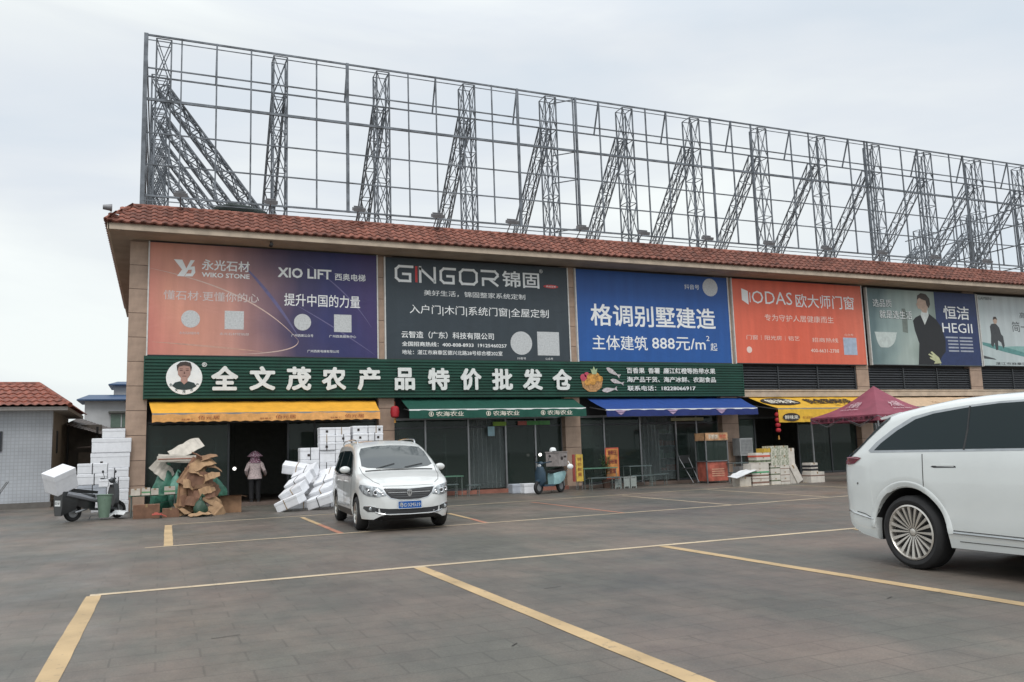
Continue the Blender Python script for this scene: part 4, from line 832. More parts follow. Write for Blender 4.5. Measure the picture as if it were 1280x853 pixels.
# fallen boxes leaning towards the car park
G3 = "tilted foam boxes sliding down in front of the box wall"
spots = [(3.25, 23.05, .00, -12, 20, 40, "lowest front, at the left foot of the slide"), (3.42, 23.5, .26, -20, 24, 38, "second up on the left row of the slide"), (3.62, 23.95, .50, -22, 24, 35, "third up on the left row of the slide"), (3.86, 24.4, .72, -24, 20, 30, "topmost on the left row of the slide"),
         (4.05, 23.1, .00, -10, 16, 30, "lowest front, right of the left foot"), (4.22, 23.55, .24, -20, 20, 32, "second up on the right row of the slide"), (4.40, 24.0, .48, -22, 18, 28, "third up on the right row of the slide"), (4.58, 24.45, .66, -24, 16, 26, "topmost on the right row of the slide, beside the van"), (3.55, 24.75, .85, -15, -10, 15, "flat lid-like one resting on top of the slide")]
for x, y, z, rx, ry, rz, lb in spots:
    foam(x - .32, y - .2, z + .12, .68, .44, .27, "tilted white foam box, " + lb, G3, rot=(math.radians(-rx), math.radians(-ry), math.radians(-rz)))
foam(3.35, 24.0, 0, .6, .42, .30, "white foam box on the ground under the left row of the slide", G3); foam(4.15, 24.1, 0, .6, .42, .30, "white foam box on the ground under the right row of the slide", G3); foam(3.9, 24.75, 0, .7, .5, .34, "white foam box on the ground at the back under the slide", G3); foam(3.8, 24.72, .345, .7, .5, .34, "white foam box standing on the hidden one at the back of the slide", G3)
# lone box in front of the glass shop
foam(11.08, 25.6, 0, .46, .42, .32, "lone white foam box on the paving before the green awning shop", "loose boxes by the shops", strap=False)
foam(10.80, 25.95, 0, .42, .36, .31, "grey shaded foam box just behind the lone white one", "loose boxes by the shops", strap=False, mat=M("grey_foam", (.42, .45, .50), .75))
# ---------------------------------------------------------------- cardboard heap
G4 = "flattened cardboard heaped beside the corner pillar"
def sheet(c, w_, h_, rot, label, group=G4, mat=None, fold=.12, cat="cardboard sheet"):
    t = thing("cardboard_sheet", label, cat, c, 0, group); t.rotation_euler = [math.radians(a) for a in rot]
    k = MB(); n = 7; th = .012; vs = []
    for i in range(n + 1):
        x = -w_ / 2 + w_ * i / n; zz = fold * (.5 - abs(i / n - .5)) * 2 * .35 + random.uniform(-.018, .018) * (fold > .04)
        e1_, e2_ = random.uniform(0, .05) * h_, random.uniform(0, .05) * h_; z2 = zz + random.uniform(-.02, .02); vs += [(x, -h_ / 2 + e1_, zz), (x, h_ / 2 - e2_, z2), (x, h_ / 2 - e2_, z2 + th), (x, -h_ / 2 + e1_, zz + th)]
    k.add(vs, [(4 * i + j, 4 * i + (j + 1) % 4, 4 * i + 4 + (j + 1) % 4, 4 * i + 4 + j) for i in range(n) for j in range(4)] + [(3, 2, 1, 0), (4 * n, 4 * n + 1, 4 * n + 2, 4 * n + 3)])
    k.build("board", mat or Mcard, t)
    k = MB(); k.add([(w_ / 2, -h_ / 2 + .02, .002), (w_ / 2, h_ / 2 - .02, .002), (w_ / 2 + .12, h_ / 2 - .05, -.06), (w_ / 2 + .12, -h_ / 2 + .05, -.06)], [(0, 1, 2, 3)]); k.build("flap", mat or Mcard, t)
def cbox(x, y, z, w_, d_, h_, label, group, mat=None, rz=0, open_=False, name="cardboard_carton", stripe=None, rot=None, cat="carton"):
    t = thing(name, label, cat, (x + w_ / 2, y + d_ / 2, z), rz, group); a, c = w_ / 2, d_ / 2
    if rot: t.rotation_euler = rot
    m_ = mat or Mcard
    k = MB(); k.box(-a, a, -c, c, 0, h_ - (.0 if open_ else .012)); k.build("body", m_, t)
    if open_:
        for s_, (px, py) in enumerate(((-a, 0), (a, 0), (0, -c))):
            k = MB(); L_ = .16
            if py == 0: sx = 1 if px > 0 else -1; k.add([(px, -c, h_), (px, c, h_), (px + sx * L_, c, h_ + (.06 if sx < 0 else -.04)), (px + sx * L_, -c, h_ + (.06 if sx < 0 else -.04))], [(0, 1, 2, 3)])
            else: k.add([(-a, py, h_), (a, py, h_), (a, py - L_, h_ + .03), (-a, py - L_, h_ + .03)], [(0, 1, 2, 3)])
            k.build("flap", m_, t)
    else:
        k = MB(); k.box(-a + .002, -.003, -c + .002, c - .002, h_ - .011, h_); k.box(.003, a - .002, -c + .002, c - .002, h_ - .011, h_); k.build("lid_flap", m_, t)
        k = MB(); k.box(-.025, .025, -c - .002, c + .002, h_ * .82, h_ + .002); k.build("tape", Mtape, t)
    if stripe:
        smat, zs = stripe
        k = MB()
        for z0_, z1_ in zs: k.box(-a - .003, a + .003, -c - .003, c + .003, h_ * z0_, h_ * z1_)
        k.build("printed_band", smat, t)
    return t
# solid core of the heap: standing bundles
for i, (x, y, z, w_, d_, h_, rz, lb) in enumerate([(.62, 23.75, 0, .50, .35, .30, .1, "squashed brown carton at the bottom left of the heap"), (.66, 23.8, .30, .48, .32, .26, -.15, "squashed brown carton second up in the heap"), (.60, 23.8, .56, .50, .34, .24, .2, "torn brown carton in the middle of the heap"), (.70, 23.85, .80, .50, .30, .28, -.1, "torn brown carton high in the heap"), (.64, 23.9, 1.08, .44, .3, .16, .25, "flat brown carton near the heap top")]):
    cbox(x, y, z, w_, d_, h_, lb, G4, rz=rz)
Mcard2 = Mvary("dark_brown_cardboard", (.20, .105, .065), .85, amt=.2, var=.15); Mcard3 = Mvary("light_kraft_cardboard", (.36, .225, .125), .85, amt=.15, var=.12)
Lf = M("leaf_printed_carton", (.58, .56, .48), .75, var=.1, scale=16, dirt=(.13, .17, .09))
sl = ["leaning on the heap's left side", "sticking out at the heap's lower left", "jutting from the upper left of the heap", "folded over the heap's crown", "pointing right from the heap's crown", "dark, hanging down the heap's front", "draped low over the heap's front", "curling down at the right of the heap", "slanting up on the very top", "wedged under the crown", "dark, upright behind the crown", "pale, crumpled at the right foot of the heap", "crossing the heap's middle", "bent at the heap's left foot"]
cs_ = [((.52, 23.62, .55), .55, .7, (70, 12, 20)), ((.50, 23.6, .22), .6, .4, (60, -15, 30)), ((.55, 23.65, .98), .4, .5, (55, 25, -20)), ((.98, 23.7, 1.30), .62, .36, (35, -20, 25)), ((1.24, 23.8, 1.24), .55, .26, (20, 12, 10)), ((.88, 23.55, .92), .62, .42, (80, 4, 5)), ((.92, 23.5, .55), .62, .34, (70, -6, -6)), ((1.32, 23.5, .36), .60, .34, (55, 38, 12)), ((1.02, 23.8, 1.42), .66, .22, (30, -24, 10)), ((.84, 23.6, 1.14), .5, .3, (50, 22, 15)), ((.80, 23.95, 1.28), .4, .4, (78, 30, 0)), ((1.42, 23.4, .16), .36, .4, (50, 40, -10)), ((.98, 23.52, .74), .66, .10, (75, -8, 4)), ((.56, 23.45, .10), .5, .3, (30, 10, 50))]
for i, (c, a, b, r) in enumerate(cs_): sheet((1.0 + (c[0] - .98) * .78, c[1], c[2]), a * .86, b, r, "flattened cardboard sheet " + sl[i], mat=[Mcard, Mcard3, Mcard2][(5 if i in (5, 10, 6) else i % 2) % 3])
more = [((.58, 23.45, .78), .32, .26, (65, 20, 40), "small torn flap at the heap's left middle"), ((1.22, 23.5, .95), .34, .22, (60, -25, -30), "small torn flap at the heap's right middle"), ((1.30, 23.6, .70), .30, .30, (75, 35, 10), "dark torn flap above the right foot of the heap"), ((.72, 23.4, .36), .36, .24, (70, 12, -15), "dark torn flap low on the heap's left"), ((1.12, 23.4, .12), .42, .28, (35, 10, 25), "dark folded flap on the ground under the heap"), ((.84, 23.7, 1.50), .34, .22, (25, 30, 60), "dark torn flap on the heap's peak"), ((1.10, 23.45, .62), .30, .2, (72, -14, 8), "light torn strip in the heap's front"), ((.48, 23.5, .40), .26, .3, (78, -8, 55), "dark strip on the heap's left edge")]
for i, (c, a, b, r, lb) in enumerate(more): sheet((1.0 + (c[0] - .98) * .80, c[1], c[2]), a, b, r, "flattened cardboard, " + lb, mat=Mcard2 if 'dark' in lb else Mcard3, fold=.2)
# white sheets on top left
for i, (c, a, b, r, lb) in enumerate([((.62, 25.0, 1.72), .78, .42, (55, -28, 12), "topmost, slanting up to the right"), ((.42, 24.9, 1.48), .95, .24, (68, 4, 0), "long folded one with a red line"), ((.02, 25.0, 1.22), .50, .46, (60, 42, 0), "hanging at the left corner")]):
    sheet(c, a, b, r, "white board sheet on the green bags, " + lb, "white sheets on the green bags", Mcardw, .05)
k = thing("printed_line_sheet", "thin red lined white strip lying across the white board sheets", "cardboard sheet", (.42, 24.78, 1.50)); q = MB(); q.box(-.05, .9, 24.74, 24.752, 1.47, 1.49); q.build("red_line", Mdred, k, world=True); q = MB(); q.box(-.08, .92, 24.755, 24.77, 1.42, 1.56); q.build("strip", Mcardw, k, world=True)
# green bags
Mbag = M("green_plastic_bag", (.035, .15, .10), .45, var=.25, scale=4, bump=.8, bscale=9); Mbag2 = M("pale_green_bag", (.10, .26, .20), .5, var=.2, bump=.8, bscale=9)
def bag(c, rx, ry, h_, label, mat, lean=0):
    t = thing("plastic_bag", label, "bag", c, 0, "green bags of scrap by the pillar"); k = MB(); n = 18; m_ = 10; vs = []; fs = []
    for i in range(m_ + 1):
        v = i / m_; rr = math.sin(PI * min(1, .12 + v * .86)) ** .6 * (1 - .35 * v)
        for j in range(n):
            a = 2 * PI * j / n; wob = 1 + .10 * math.sin(3 * a + v * 5) + .07 * math.sin(7 * a - v * 9); vs.append((rx * rr * wob * math.cos(a) + lean * v, ry * rr * wob * math.sin(a), h_ * v))
    for i in range(m_):
        for j in range(n): a0 = i * n + j; a1 = i * n + (j + 1) % n; fs.append((a0, a1, a1 + n, a0 + n))
    k.add(vs, fs, True); k.build("bag_body", mat, t); k = MB(); k.tube([(lean, 0, h_ * .96), (lean + .03, .01, h_ + .06), (lean + .07, -.01, h_ + .10)], [.05, .035, .06], 8); k.build("knot", mat, t)
bag((.02, 25.1, .05), .36, .3, 1.2, "dark green scrap bag leaning against the corner pillar under the white sheets", Mbag, .15); bag((.42, 24.9, .2), .24, .25, .85, "paler green scrap bag between the dark one and the cardboard heap", Mbag2)
bag((1.50, 24.3, .32), .26, .25, .62, "dark green bag at the right side of the cardboard heap", Mbag, -.1); bag((.98, 23.25, 0), .2, .16, .42, "small dark green bag at the foot of the cardboard heap", M("deep_green_bag", (.02, .06, .035), .5, bump=.5))
# cartons on the ground
cbox(-.60, 23.45, 0, .62, .4, .34, "wide brown carton on the paving in front of the green table", "cartons on the paving", mat=Mcard2); cbox(.08, 23.4, 0, .40, .35, .22, "small brown carton right of the wide one by the table", "cartons on the paving", mat=Mcard2)
cbox(1.50, 24.0, 0, .55, .45, .44, "open brown carton with raised flaps right of the cardboard heap", "cartons on the paving", open_=True)
sheet((.95, 22.95, .06), .5, .34, (8, -4, 10), "light cardboard flap lying flat in front of the heap", mat=Mcard3, fold=.05); sheet((-.05, 23.2, .10), .22, .18, (12, 0, 0), "small dull red sheet on the small carton", mat=M("dull_red_card", (.36, .07, .05), .7), fold=.03)
for i, (x, y) in enumerate(((-1.1, 24.0), (-.85, 23.95), (-.95, 24.15))): sheet((x, y, .09 + i * .03), .26, .2, (random.uniform(-20, 20), random.uniform(-20, 20), random.uniform(0, 90)), ["crumpled white scrap nearest the scooter", "crumpled white scrap under the table corner", "crumpled white scrap against the foam stack"][i], "white scraps on the paving", M("white_paper", (.66, .67, .68), .8), .12)
# ---------------------------------------------------------------- folding tables and benches
Mtab = M("green_table_top", (.10, .22, .15), .4, var=.1); Mtleg = M("table_leg_steel", (.20, .24, .23), .4, metal=.5); Mbtop = M("dark_grey_table_top", (.10, .13, .13), .45)
def table(x, y, w_, d_, h_, label, top=None, group="folding tables outside the shops", cat="table", name="folding_table"):
    t = thing(name, label, cat, (x + w_ / 2, y + d_ / 2, 0), 0, group); k = MB(); k.box(x, x + w_, y, y + d_, h_ - .03, h_); k.build("table_top", top or Mtab, t, world=True)
    for a in (x + .05, x + w_ - .05):
        for b in (y + .04, y + d_ - .04): k = MB(); k.tube([(a, b, 0), (a, b, h_ - .031)], .014, 6); k.build("leg", Mtleg, t, world=True)
        k = MB(); k.tube([(a, y + .04, h_ * .35), (a, y + d_ - .04, h_ * .35)], .010, 6); k.build("stretcher", Mtleg, t, world=True)
    k = MB(); k.tube([(x + .05, y + d_ - .06, h_ * .35), (x + w_ - .05, y + d_ - .06, h_ * .7)], .009, 6); k.build("brace", Mtleg, t, world=True)
    return t
def bench(x, y, w_, label, h_=.42, d_=.24): return table(x, y, w_, d_, h_, label, Mbtop, "benches beside the folding tables", "bench", "low_bench")
table(-.72, 24.1, 1.15, .5, .56, "low green folding table before the corner pillar, nearest the cardboard heap")
table(8.10, 26.1, 1.05, .6, .66, "green folding table behind the white van's mirror"); bench(7.9, 25.6, .9, "low bench left of the van's mirror in front of its table"); bench(9.20, 25.85, .45, "short low bench right of the green table behind the van", .36)
table(13.5, 26.0, 1.35, .6, .73, "green folding table right of the yellow banner"); bench(13.45, 25.4, 1.2, "long low bench in front of the table by the yellow banner"); 
table(15.5, 26.3, .95, .55, .74, "grey folding table right of the red menu board", Mbtop); bench(15.25, 25.75, .9, "low bench in front of the grey folding table"); bench(16.45, 26.2, .6, "short low bench right of the grey folding table"); 
table(19.4, 25.5, .85, .5, .72, "dark table right of the red kiosk", Mbtop); bench(18.9, 24.9, .9, "low dark bench in front of the kiosk's right side", .40)
# small items on the table by the pillar
for i, (x, w_, h_) in enumerate(((-.68, .22, .17), (-.42, .20, .19), (-.20, .18, .16), (.12, .26, .20))):
    cbox(x, 24.0 if i < 3 else 23.95, .0 if False else (.562), w_, .2, h_, ["cream printed pack at the left end of the low green table", "white printed pack second on the low green table", "white printed pack third on the low green table", "larger white pack at the right end of the low green table"][i], "packs on the low green table", Mcardw, stripe=(M("green_band_print", (.12, .30, .14), .6), ((.3, .5),)) if i % 2 else None, name="printed_pack", cat="pack")
# ---------------------------------------------------------------- fruit cartons
G5 = "fruit cartons stacked under the yellow awning"
Wc = Mvary("white_fruit_carton", (.62, .58, .52), .75, amt=.1); Gr = M("green_carton_print", (.07, .34, .16), .6); Rd = M("red_carton_print", (.55, .10, .06), .6); Ol = M("olive_leaf_print", (.16, .19, .12), .7, var=.6, scale=14); Bk = M("brown_carton_print", (.22, .13, .10), .6)
def fc(x, z, w_, h_, lb, band=None, y=22.95, d_=.42, rz=0, mat=None, rot=None): return cbox(x, y, z, w_, d_, h_, lb, G5, mat or Wc, stripe=band, rz=rz, name="fruit_carton", rot=rot)
fc(18.22, 0, .68, .20, "fruit carton with brown print on the ground, left end of the row", (Bk, ((.35, .65),))); fc(18.22, .202, .68, .21, "fruit carton with red print second from the ground at the left end", (Bk, ((.1, .2), (.5, .75))))
fc(18.18, .414, .74, .14, "white carton with a green band in the left column", (Gr, ((.0, .35),))); fc(18.20, .556, .72, .17, "plain white carton above the green banded one"); fc(18.44, .728, .58, .20, "fruit carton with small leaf print under the red banded one", (Ol, ((.2, .55),))); fc(18.42, .930, .58, .15, "red banded carton near the top of the left column", (Rd, ((.05, .45),)))
fc(18.78, 1.082, .28, .14, "small yellow carton on the very top left", mat=M("yellow_carton", (.55, .36, .05), .7))
for i in range(2):
    for j in range(3): fc(19.0 + i * .40, j * .212, .385, .21, "white carton with slots, row %s from the ground, %s of the middle pair" % (["first", "second", "third"][j], ["left", "right"][i]), (Bk, ((.42, .52),)) if i else (Ol, ((.55, .75),)))
for i in range(2):
    for j in range(2): fc(19.04 + i * .385, .638 + j * .33, .375, .325, "leaf patterned fruit carton, %s %s of the upper four" % (["lower", "upper"][j], ["left", "right"][i]), mat=Lf)
fc(19.84, 0, .27, .60, "tall plain white carton standing right of the middle stack, lower one", y=23.0); fc(19.83, .602, .26, .60, "tall plain white carton standing right of the middle stack, upper one", y=23.0)
fc(20.10, .06, .26, .62, "tall white carton leaning away to the right of the stack", y=22.95, rot=(0, math.radians(-28), 0))
fc(20.65, 0, .60, .36, "single white carton on the paving right of the stack", (Bk, ((.6, .7),)), y=22.9); fc(20.72, .362, .31, .31, "black and white barred carton on top of the single right one", (Blk_ := M("black_bar_print", (.03, .03, .035), .6), ((.12, .36), (.5, .74))), y=22.95)
cbox(17.62, 22.85, 0, .45, .4, .30, "low brown carton left of the fruit cartons under the tilted lid", G5, Mcardw, name="fruit_carton"); sheet((17.80, 22.95, .42), .95, .42, (8, -14, 8), "tilted white foam lid resting on the carton left of the fruit stack", G5, M("white_paper", (.66, .67, .68), .8), .02, cat="foam lid")
for z0_, (x, y) in ((0, (19.0, 24.6)), (.3, (19.02, 24.62))): cbox(x, y, z0_, .5, .4, .29, ["lower", "upper"][z0_ > 0] + " grey plastic carton beside the kiosk's right leg", "grey cartons by the kiosk", M("grey_plastic_carton", (.20, .20, .20), .6), name="grey_carton")
# ---------------------------------------------------------------- kiosk, banner, menu sign, grille unit, crates
ks = thing("snack_kiosk", "red snack kiosk cart with glass case and printed header under the blue awning", "kiosk", (19.0, 26.2, 0)); Mkr = M("red_kiosk_print", (.48, .13, .09), .5, var=.25, scale=3)
k = MB(); k.box(18.55, 19.45, 25.9, 26.5, .08, .78); k.build("base_cabinet", Mkr, ks, world=True)
k = MB()
for z in (.25, .33, .41, .49): k.box(18.75, 19.3, 25.893, 25.899, z, z + .035)
k.build("printed_lines", M("pale_red_print", (.62, .36, .25), .6), ks, world=True)
for x in (18.52, 19.48):
    for y in (25.88, 26.52): k = MB(); k.box(x - .02, x + .02, y - .02, y + .02, 0, 1.82); k.build("corner_post", Malu, ks, world=True)
k = MB(); k.box(18.50, 19.50, 25.86, 26.54, .785, .82); k.build("counter", Malu, ks, world=True)
k = MB(); k.box(18.54, 19.46, 25.89, 25.90, .83, 1.55); k.box(18.54, 18.55, 25.92, 26.48, .83, 1.55); k.box(19.45, 19.46, 25.92, 26.48, .83, 1.55); k.build("glass_case", Gshop, ks, world=True)
k = MB(); k.box(18.50, 19.50, 25.84, 26.52, 1.56, 1.84); k.build("header_box", M("header_print", (.52, .30, .16), .5, var=.3, scale=5), ks, world=True); write("手抓饼", 18.62, 19.05, 1.62, 1.78, 25.83, M("cream_print", (.75, .72, .62), .7), ks, .02); write("热饮", 19.12, 19.42, 1.62, 1.78, 25.83, Rd, ks, .02)
bn = thing("standing_banner", "narrow yellow standing banner before the pillar beside the pale blue scooter", "banner", (13.3, 25.9, 0)); k = MB(); k.box(13.16, 13.42, 25.88, 25.92, .30, 1.22); k.build("banner_panel", M("yellow_banner", (.62, .42, .07), .6, var=.15), bn, world=True)
k = MB(); k.box(13.04, 13.13, 25.90, 25.94, .30, 1.22); k.build("red_edge", M("dark_red_banner", (.28, .05, .04), .6), bn, world=True)
for x in (13.18, 13.40): k = MB(); k.tube([(x, 25.95, 0), (x, 25.93, 1.2)], .012, 6); k.build("leg", Malu, bn, world=True)
for i, ch in enumerate("特价鲜果"): write(ch, 13.21, 13.37, .98 - i * .17, 1.11 - i * .17, 25.874, Mdred, bn, .01)
ms = thing("menu_sign", "red and yellow upright menu sign standing among the tables", "menu sign", (14.95, 26.5, 0)); k = MB(); k.box(14.72, 15.20, 26.55, 26.60, .32, 1.40); k.build("sign_panel", M("orange_menu_print", (.62, .26, .07), .5, var=.25, scale=4), ms, world=True)
k = MB(); k.box(14.70, 15.22, 26.545, 26.605, 1.37, 1.41); k.box(14.70, 15.22, 26.545, 26.605, .30, .34); k.box(14.695, 14.72, 26.545, 26.605, .34, 1.37); k.box(15.20, 15.225, 26.545, 26.605, .34, 1.37); k.build("frame", Rd, ms, world=True)
for x in (14.78, 15.14): k = MB(); k.box(x, x + .03, 26.57, 26.60, 0, .30); k.build("leg", Malu, ms, world=True)
write("肠粉王", 14.78, 15.15, 1.16, 1.32, 26.54, M("dark_maroon_print", (.18, .03, .03), .6), ms, .03); write("汤粉面", 14.78, 15.15, .84, 1.0, 26.54, MATS["dark_maroon_print"], ms, .03); write("豆浆", 14.82, 15.10, .50, .68, 26.54, MATS["dark_maroon_print"], ms, .03)
gu = thing("air_conditioner_cage", "pale grey grilled outdoor unit beside the pillar under the blue awning's right end", "outdoor unit", (20.85, 26.6, 0)); k = MB(); k.box(20.55, 21.15, 26.5, 26.95, .95, 1.62); k.build("casing", M("pale_grey_metal", (.36, .37, .37), .5), gu, world=True)
k = MB()
for i in range(9): k.box(20.60 + i * .062, 20.612 + i * .062, 26.485, 26.498, 1.0, 1.58)
for i in range(5): k.box(20.60, 21.10, 26.478, 26.484, 1.03 + i * .12, 1.04 + i * .12)
k.build("grille", Malu, gu, world=True); k = MB(); k.box(20.6, 20.64, 26.55, 26.9, 0, .95); k.box(21.06, 21.1, 26.55, 26.9, 0, .95); k.build("stand", Malu, gu, world=True)
for i, (x, lb) in enumerate(((14.6, "left"), (14.95, "middle"), (15.22, "right"))):
    t = thing("stool_box", "small %s grey plastic stool under the red menu sign" % lb, "stool", (x, 25.7, 0), 0, "plastic stools under the menu sign"); k = MB(); k.box(x - .12, x + .12, 25.58, 25.82, .36, .39); k.build("seat", M("grey_stool_plastic", (.30, .33, .31), .5), t, world=True)
    for sx in (-.1, .1):
        for sy in (-.1, .1): k = MB(); k.box(x + sx - .015, x + sx + .015, 25.7 + sy - .015, 25.7 + sy + .015, 0, .36); k.build("leg", MATS["grey_stool_plastic"], t, world=True)
    k = MB(); k.box(x - .09, x + .09, 25.59, 25.60, .06, .34); k.build("front_panel", MATS["grey_stool_plastic"], t, world=True)
pp_ = thing("potted_plant", "leafy green potted plant squeezed behind the red menu sign's left side", "plant", (14.62, 26.45, 0)); k = MB(); k.lathe([(0, .0), (.12, 0), (.16, .28), (.175, .30), (.15, .30), (0, .27)], (14.62, 26.45, 0), 14); k.build("pot", M("dark_clay_pot", (.10, .06, .045), .8), pp_, world=True)
k = MB(); ks2 = MB()
for s_ in range(9):
    a = random.uniform(0, 2 * PI); h_ = random.uniform(.6, .95); r_ = random.uniform(.05, .22); tip = (14.62 + r_ * math.cos(a), 26.45 + r_ * math.sin(a), .27 + h_); ks2.tube([(14.62, 26.45, .27), (14.62 + r_ * .4 * math.cos(a), 26.45 + r_ * .4 * math.sin(a), .27 + h_ * .6), tip], .007, 5)
    for q in range(10):
        f = random.uniform(.35, 1.0); b_ = Vector((14.62, 26.45, .27)).lerp(Vector(tip), f); d = Vector((random.uniform(-1, 1), random.uniform(-1, 1), random.uniform(-.3, .5))).normalized(); u_ = d.cross(Vector((0, 0, 1))).normalized() * .028; L_ = random.uniform(.09, .15)
        k.add([b_, b_ + d * L_ * .5 + u_, b_ + d * L_ + Vector((0, 0, -.02)), b_ + d * L_ * .5 - u_], [(0, 1, 2, 3)])
ks2.build("stem", M("plant_stem", (.06, .09, .03), .8), pp_, world=True)['kind'] = 'stuff'; k.build("foliage", M("plant_leaf", (.05, .12, .035), .5, var=.3), pp_, world=True, fixn=False)['kind'] = 'stuff'
# folded trolley by the kiosk
tr = thing("folding_trolley", "dark folding chair and frame leaning by the window left of the kiosk", "folding chair", (17.9, 26.4, 0)); k = MB(); k.tube([(17.7, 26.5, 1.15), (17.75, 26.45, .9), (18.05, 26.1, .05)], .014, 6); k.tube([(18.15, 26.5, 1.0), (18.3, 26.1, .05)], .014, 6); k.tube([(17.72, 26.48, 1.02), (18.18, 26.5, .98)], .014, 6); k.build("frame", Malu, tr, world=True); k = MB(); k.box(17.75, 18.25, 26.15, 26.5, .55, .59); k.build("seat", Mdark, tr, world=True); k = MB(); k.box(17.75, 18.2, 26.47, 26.50, .75, 1.05); k.build("backrest", Mdark, tr, world=True)
# glowing globes on cords, standing in for white lamp reflections
for x, y, z, lb in ((2.25, 29, 1.12, "glowing white globe standing in for a lamp reflection in the dark orange awning shop"), (12.33, 27.0, 1.247, "glowing white globe standing in for a lamp reflection at the green awning shop")):
    t = thing("reflection_globe", lb, "reflection", (x, y, z), 0); k = MB(); k.ball((x, y, z), .055); k.build("globe", Mglow("reflection_glow", (1, .97, .9), 2.2), t, world=True); k = MB(); k.tube([(x, y, z + .05), (x, y, 2.9 if y < 28 else 3.34)], .006, 5); k.build("cord", Mdark, t, world=True)
# green bin by scooter
bi = thing("plastic_bucket", "grey green round bucket on the paving beside the black scooter", "bucket", (-1.28, 23.9, 0)); k = MB(); k.lathe([(.0, .01), (.12, .01), (.18, .56), (.20, .58), (.18, .585), (.165, .56), (.11, .05), (0, .04)], (-1.28, 23.9, .05), 20); k.build("bucket_body", M("grey_green_plastic", (.16, .24, .18), .5), bi, world=True)
k = MB(); k.tube([(-1.48, 23.9, .62), (-1.28, 23.72, .52), (-1.08, 23.9, .62)], .008, 6); k.build("handle", Malu, bi, world=True)

# ================================================================ background at the left
Mbluer = M("blue_metal_roof", (.02, .06, .14), .5); Mtilew = M("white_wall_tile", (.40, .43, .46), .55, var=.08, scale=2)
ob = thing("tiled_outbuilding", "small white tiled outbuilding with red clay hip roof at the left edge", "building", (-7, 33.15, 0))
# wall tiles by a real grid of shallow joints
m = bpy.data.materials.new("white_wall_tiles"); m.use_nodes = True; t_ = m.node_tree; b_ = t_.nodes["Principled BSDF"]; b_.inputs['Roughness'].default_value = .45
c_ = t_.nodes.new("ShaderNodeTexCoord"); mp_ = t_.nodes.new("ShaderNodeMapping"); mp_.inputs['Rotation'].default_value = (math.radians(90), 0, 0); t_.links.new(c_.outputs['Object'], mp_.inputs[0])
bt = t_.nodes.new("ShaderNodeTexBrick"); bt.offset = 0; bt.inputs['Scale'].default_value = 1; bt.inputs['Brick Width'].default_value = .12; bt.inputs['Row Height'].default_value = .12; bt.inputs['Mortar Size'].default_value = .012
bt.inputs['Color1'].default_value = (.44, .47, .51, 1); bt.inputs['Color2'].default_value = (.47, .50, .54, 1); bt.inputs['Mortar'].default_value = (.38, .40, .43, 1); t_.links.new(mp_.outputs[0], bt.inputs['Vector'])
nn = t_.nodes.new("ShaderNodeTexNoise"); nn.inputs['Scale'].default_value = .8; nn.inputs['Detail'].default_value = 5; t_.links.new(c_.outputs['Object'], nn.inputs['Vector']); mr_ = t_.nodes.new("ShaderNodeMapRange"); mr_.inputs['From Min'].default_value = .3; mr_.inputs['From Max'].default_value = .7; mr_.inputs['To Min'].default_value = .82; mr_.inputs['To Max'].default_value = 1.1; t_.links.new(nn.outputs[0], mr_.inputs[0])
vs_ = t_.nodes.new("ShaderNodeVectorMath"); vs_.operation = 'SCALE'; t_.links.new(bt.outputs[0], vs_.inputs[0]); t_.links.new(mr_.outputs[0], vs_.inputs['Scale']); t_.links.new(vs_.outputs[0], b_.inputs['Base Color'])
k = MB(); k.box(-14, -3.48, 33.15, 33.4, .18, 3.3); k.build("front_wall", m, ob, world=True); k = MB(); k.box(-3.72, -3.48, 33.41, 38.5, .18, 3.3); k.build("side_wall", M("beige_grey_render", (.30, .27, .23), .85), ob, world=True)
k = MB(); k.box(-14.05, -3.44, 33.11, 33.45, 0, .178); k.box(-3.75, -3.44, 33.46, 38.5, 0, .178); k.build("plinth", M("stained_plinth", (.16, .15, .14), .9), ob, world=True)
k = MB(); k.box(-14.2, -2.98, 32.62, 39.0, 3.30, 3.42); k.build("eaves_slab", M("pale_eaves", (.42, .40, .38), .8), ob, world=True)
k = MB(); E0 = [(-14.3, 32.5, 3.42), (-2.9, 32.5, 3.42), (-2.9, 39.1, 3.42), (-14.3, 39.1, 3.42)]; Rg = [(-10.5, 34.9, 4.38), (-4.15, 34.9, 4.38)]
# tiled hip: corrugated slopes
def slope_tiles(a, b, c, d, rows, pitch, name):
    """tiled slope from eave a-b to ridge d-c; real S-tile rows as ribs and steps"""
    a, b, c, d = map(Vector, (a, b, c, d)); L_ = (b - a).length; n = int(L_ / pitch) * 6; q = MB(); nrm = (b - a).cross(d - a).normalized(); vs = []
    for r in range(rows * 2):
        g_ = (r // 2 + (r % 2) * .999) / rows; lift = .045 if r % 2 == 0 else 0.0
        for i in range(n + 1):
            u = i / n; p = a.lerp(b, u).lerp(d.lerp(c, u), g_); s_ = u * ((b - a).length * (1 - g_) + (c - d).length * g_) / pitch
            vs.append(p + nrm * (.022 * math.sin(2 * PI * s_) + lift * .8 + .03))
    q.add(vs, [(r * (n + 1) + i, r * (n + 1) + i + 1, (r + 1) * (n + 1) + i + 1, (r + 1) * (n + 1) + i) for r in range(rows * 2 - 1) for i in range(n)], True); return q
ro = MB()
for A in ((E0[0], E0[1], Rg[1], Rg[0]), (E0[1], E0[2], Rg[1], Rg[1]), (E0[2], E0[3], Rg[0], Rg[1])):
    q = slope_tiles(*A, 6, .26, ""); ro.add(q.v, q.f, True)
rr_ = ro.build("tiled_roof", M("old_red_clay_tile", (.27, .085, .055), .7, var=.3, scale=6), ob, world=True, sharp=50, fixn=False)
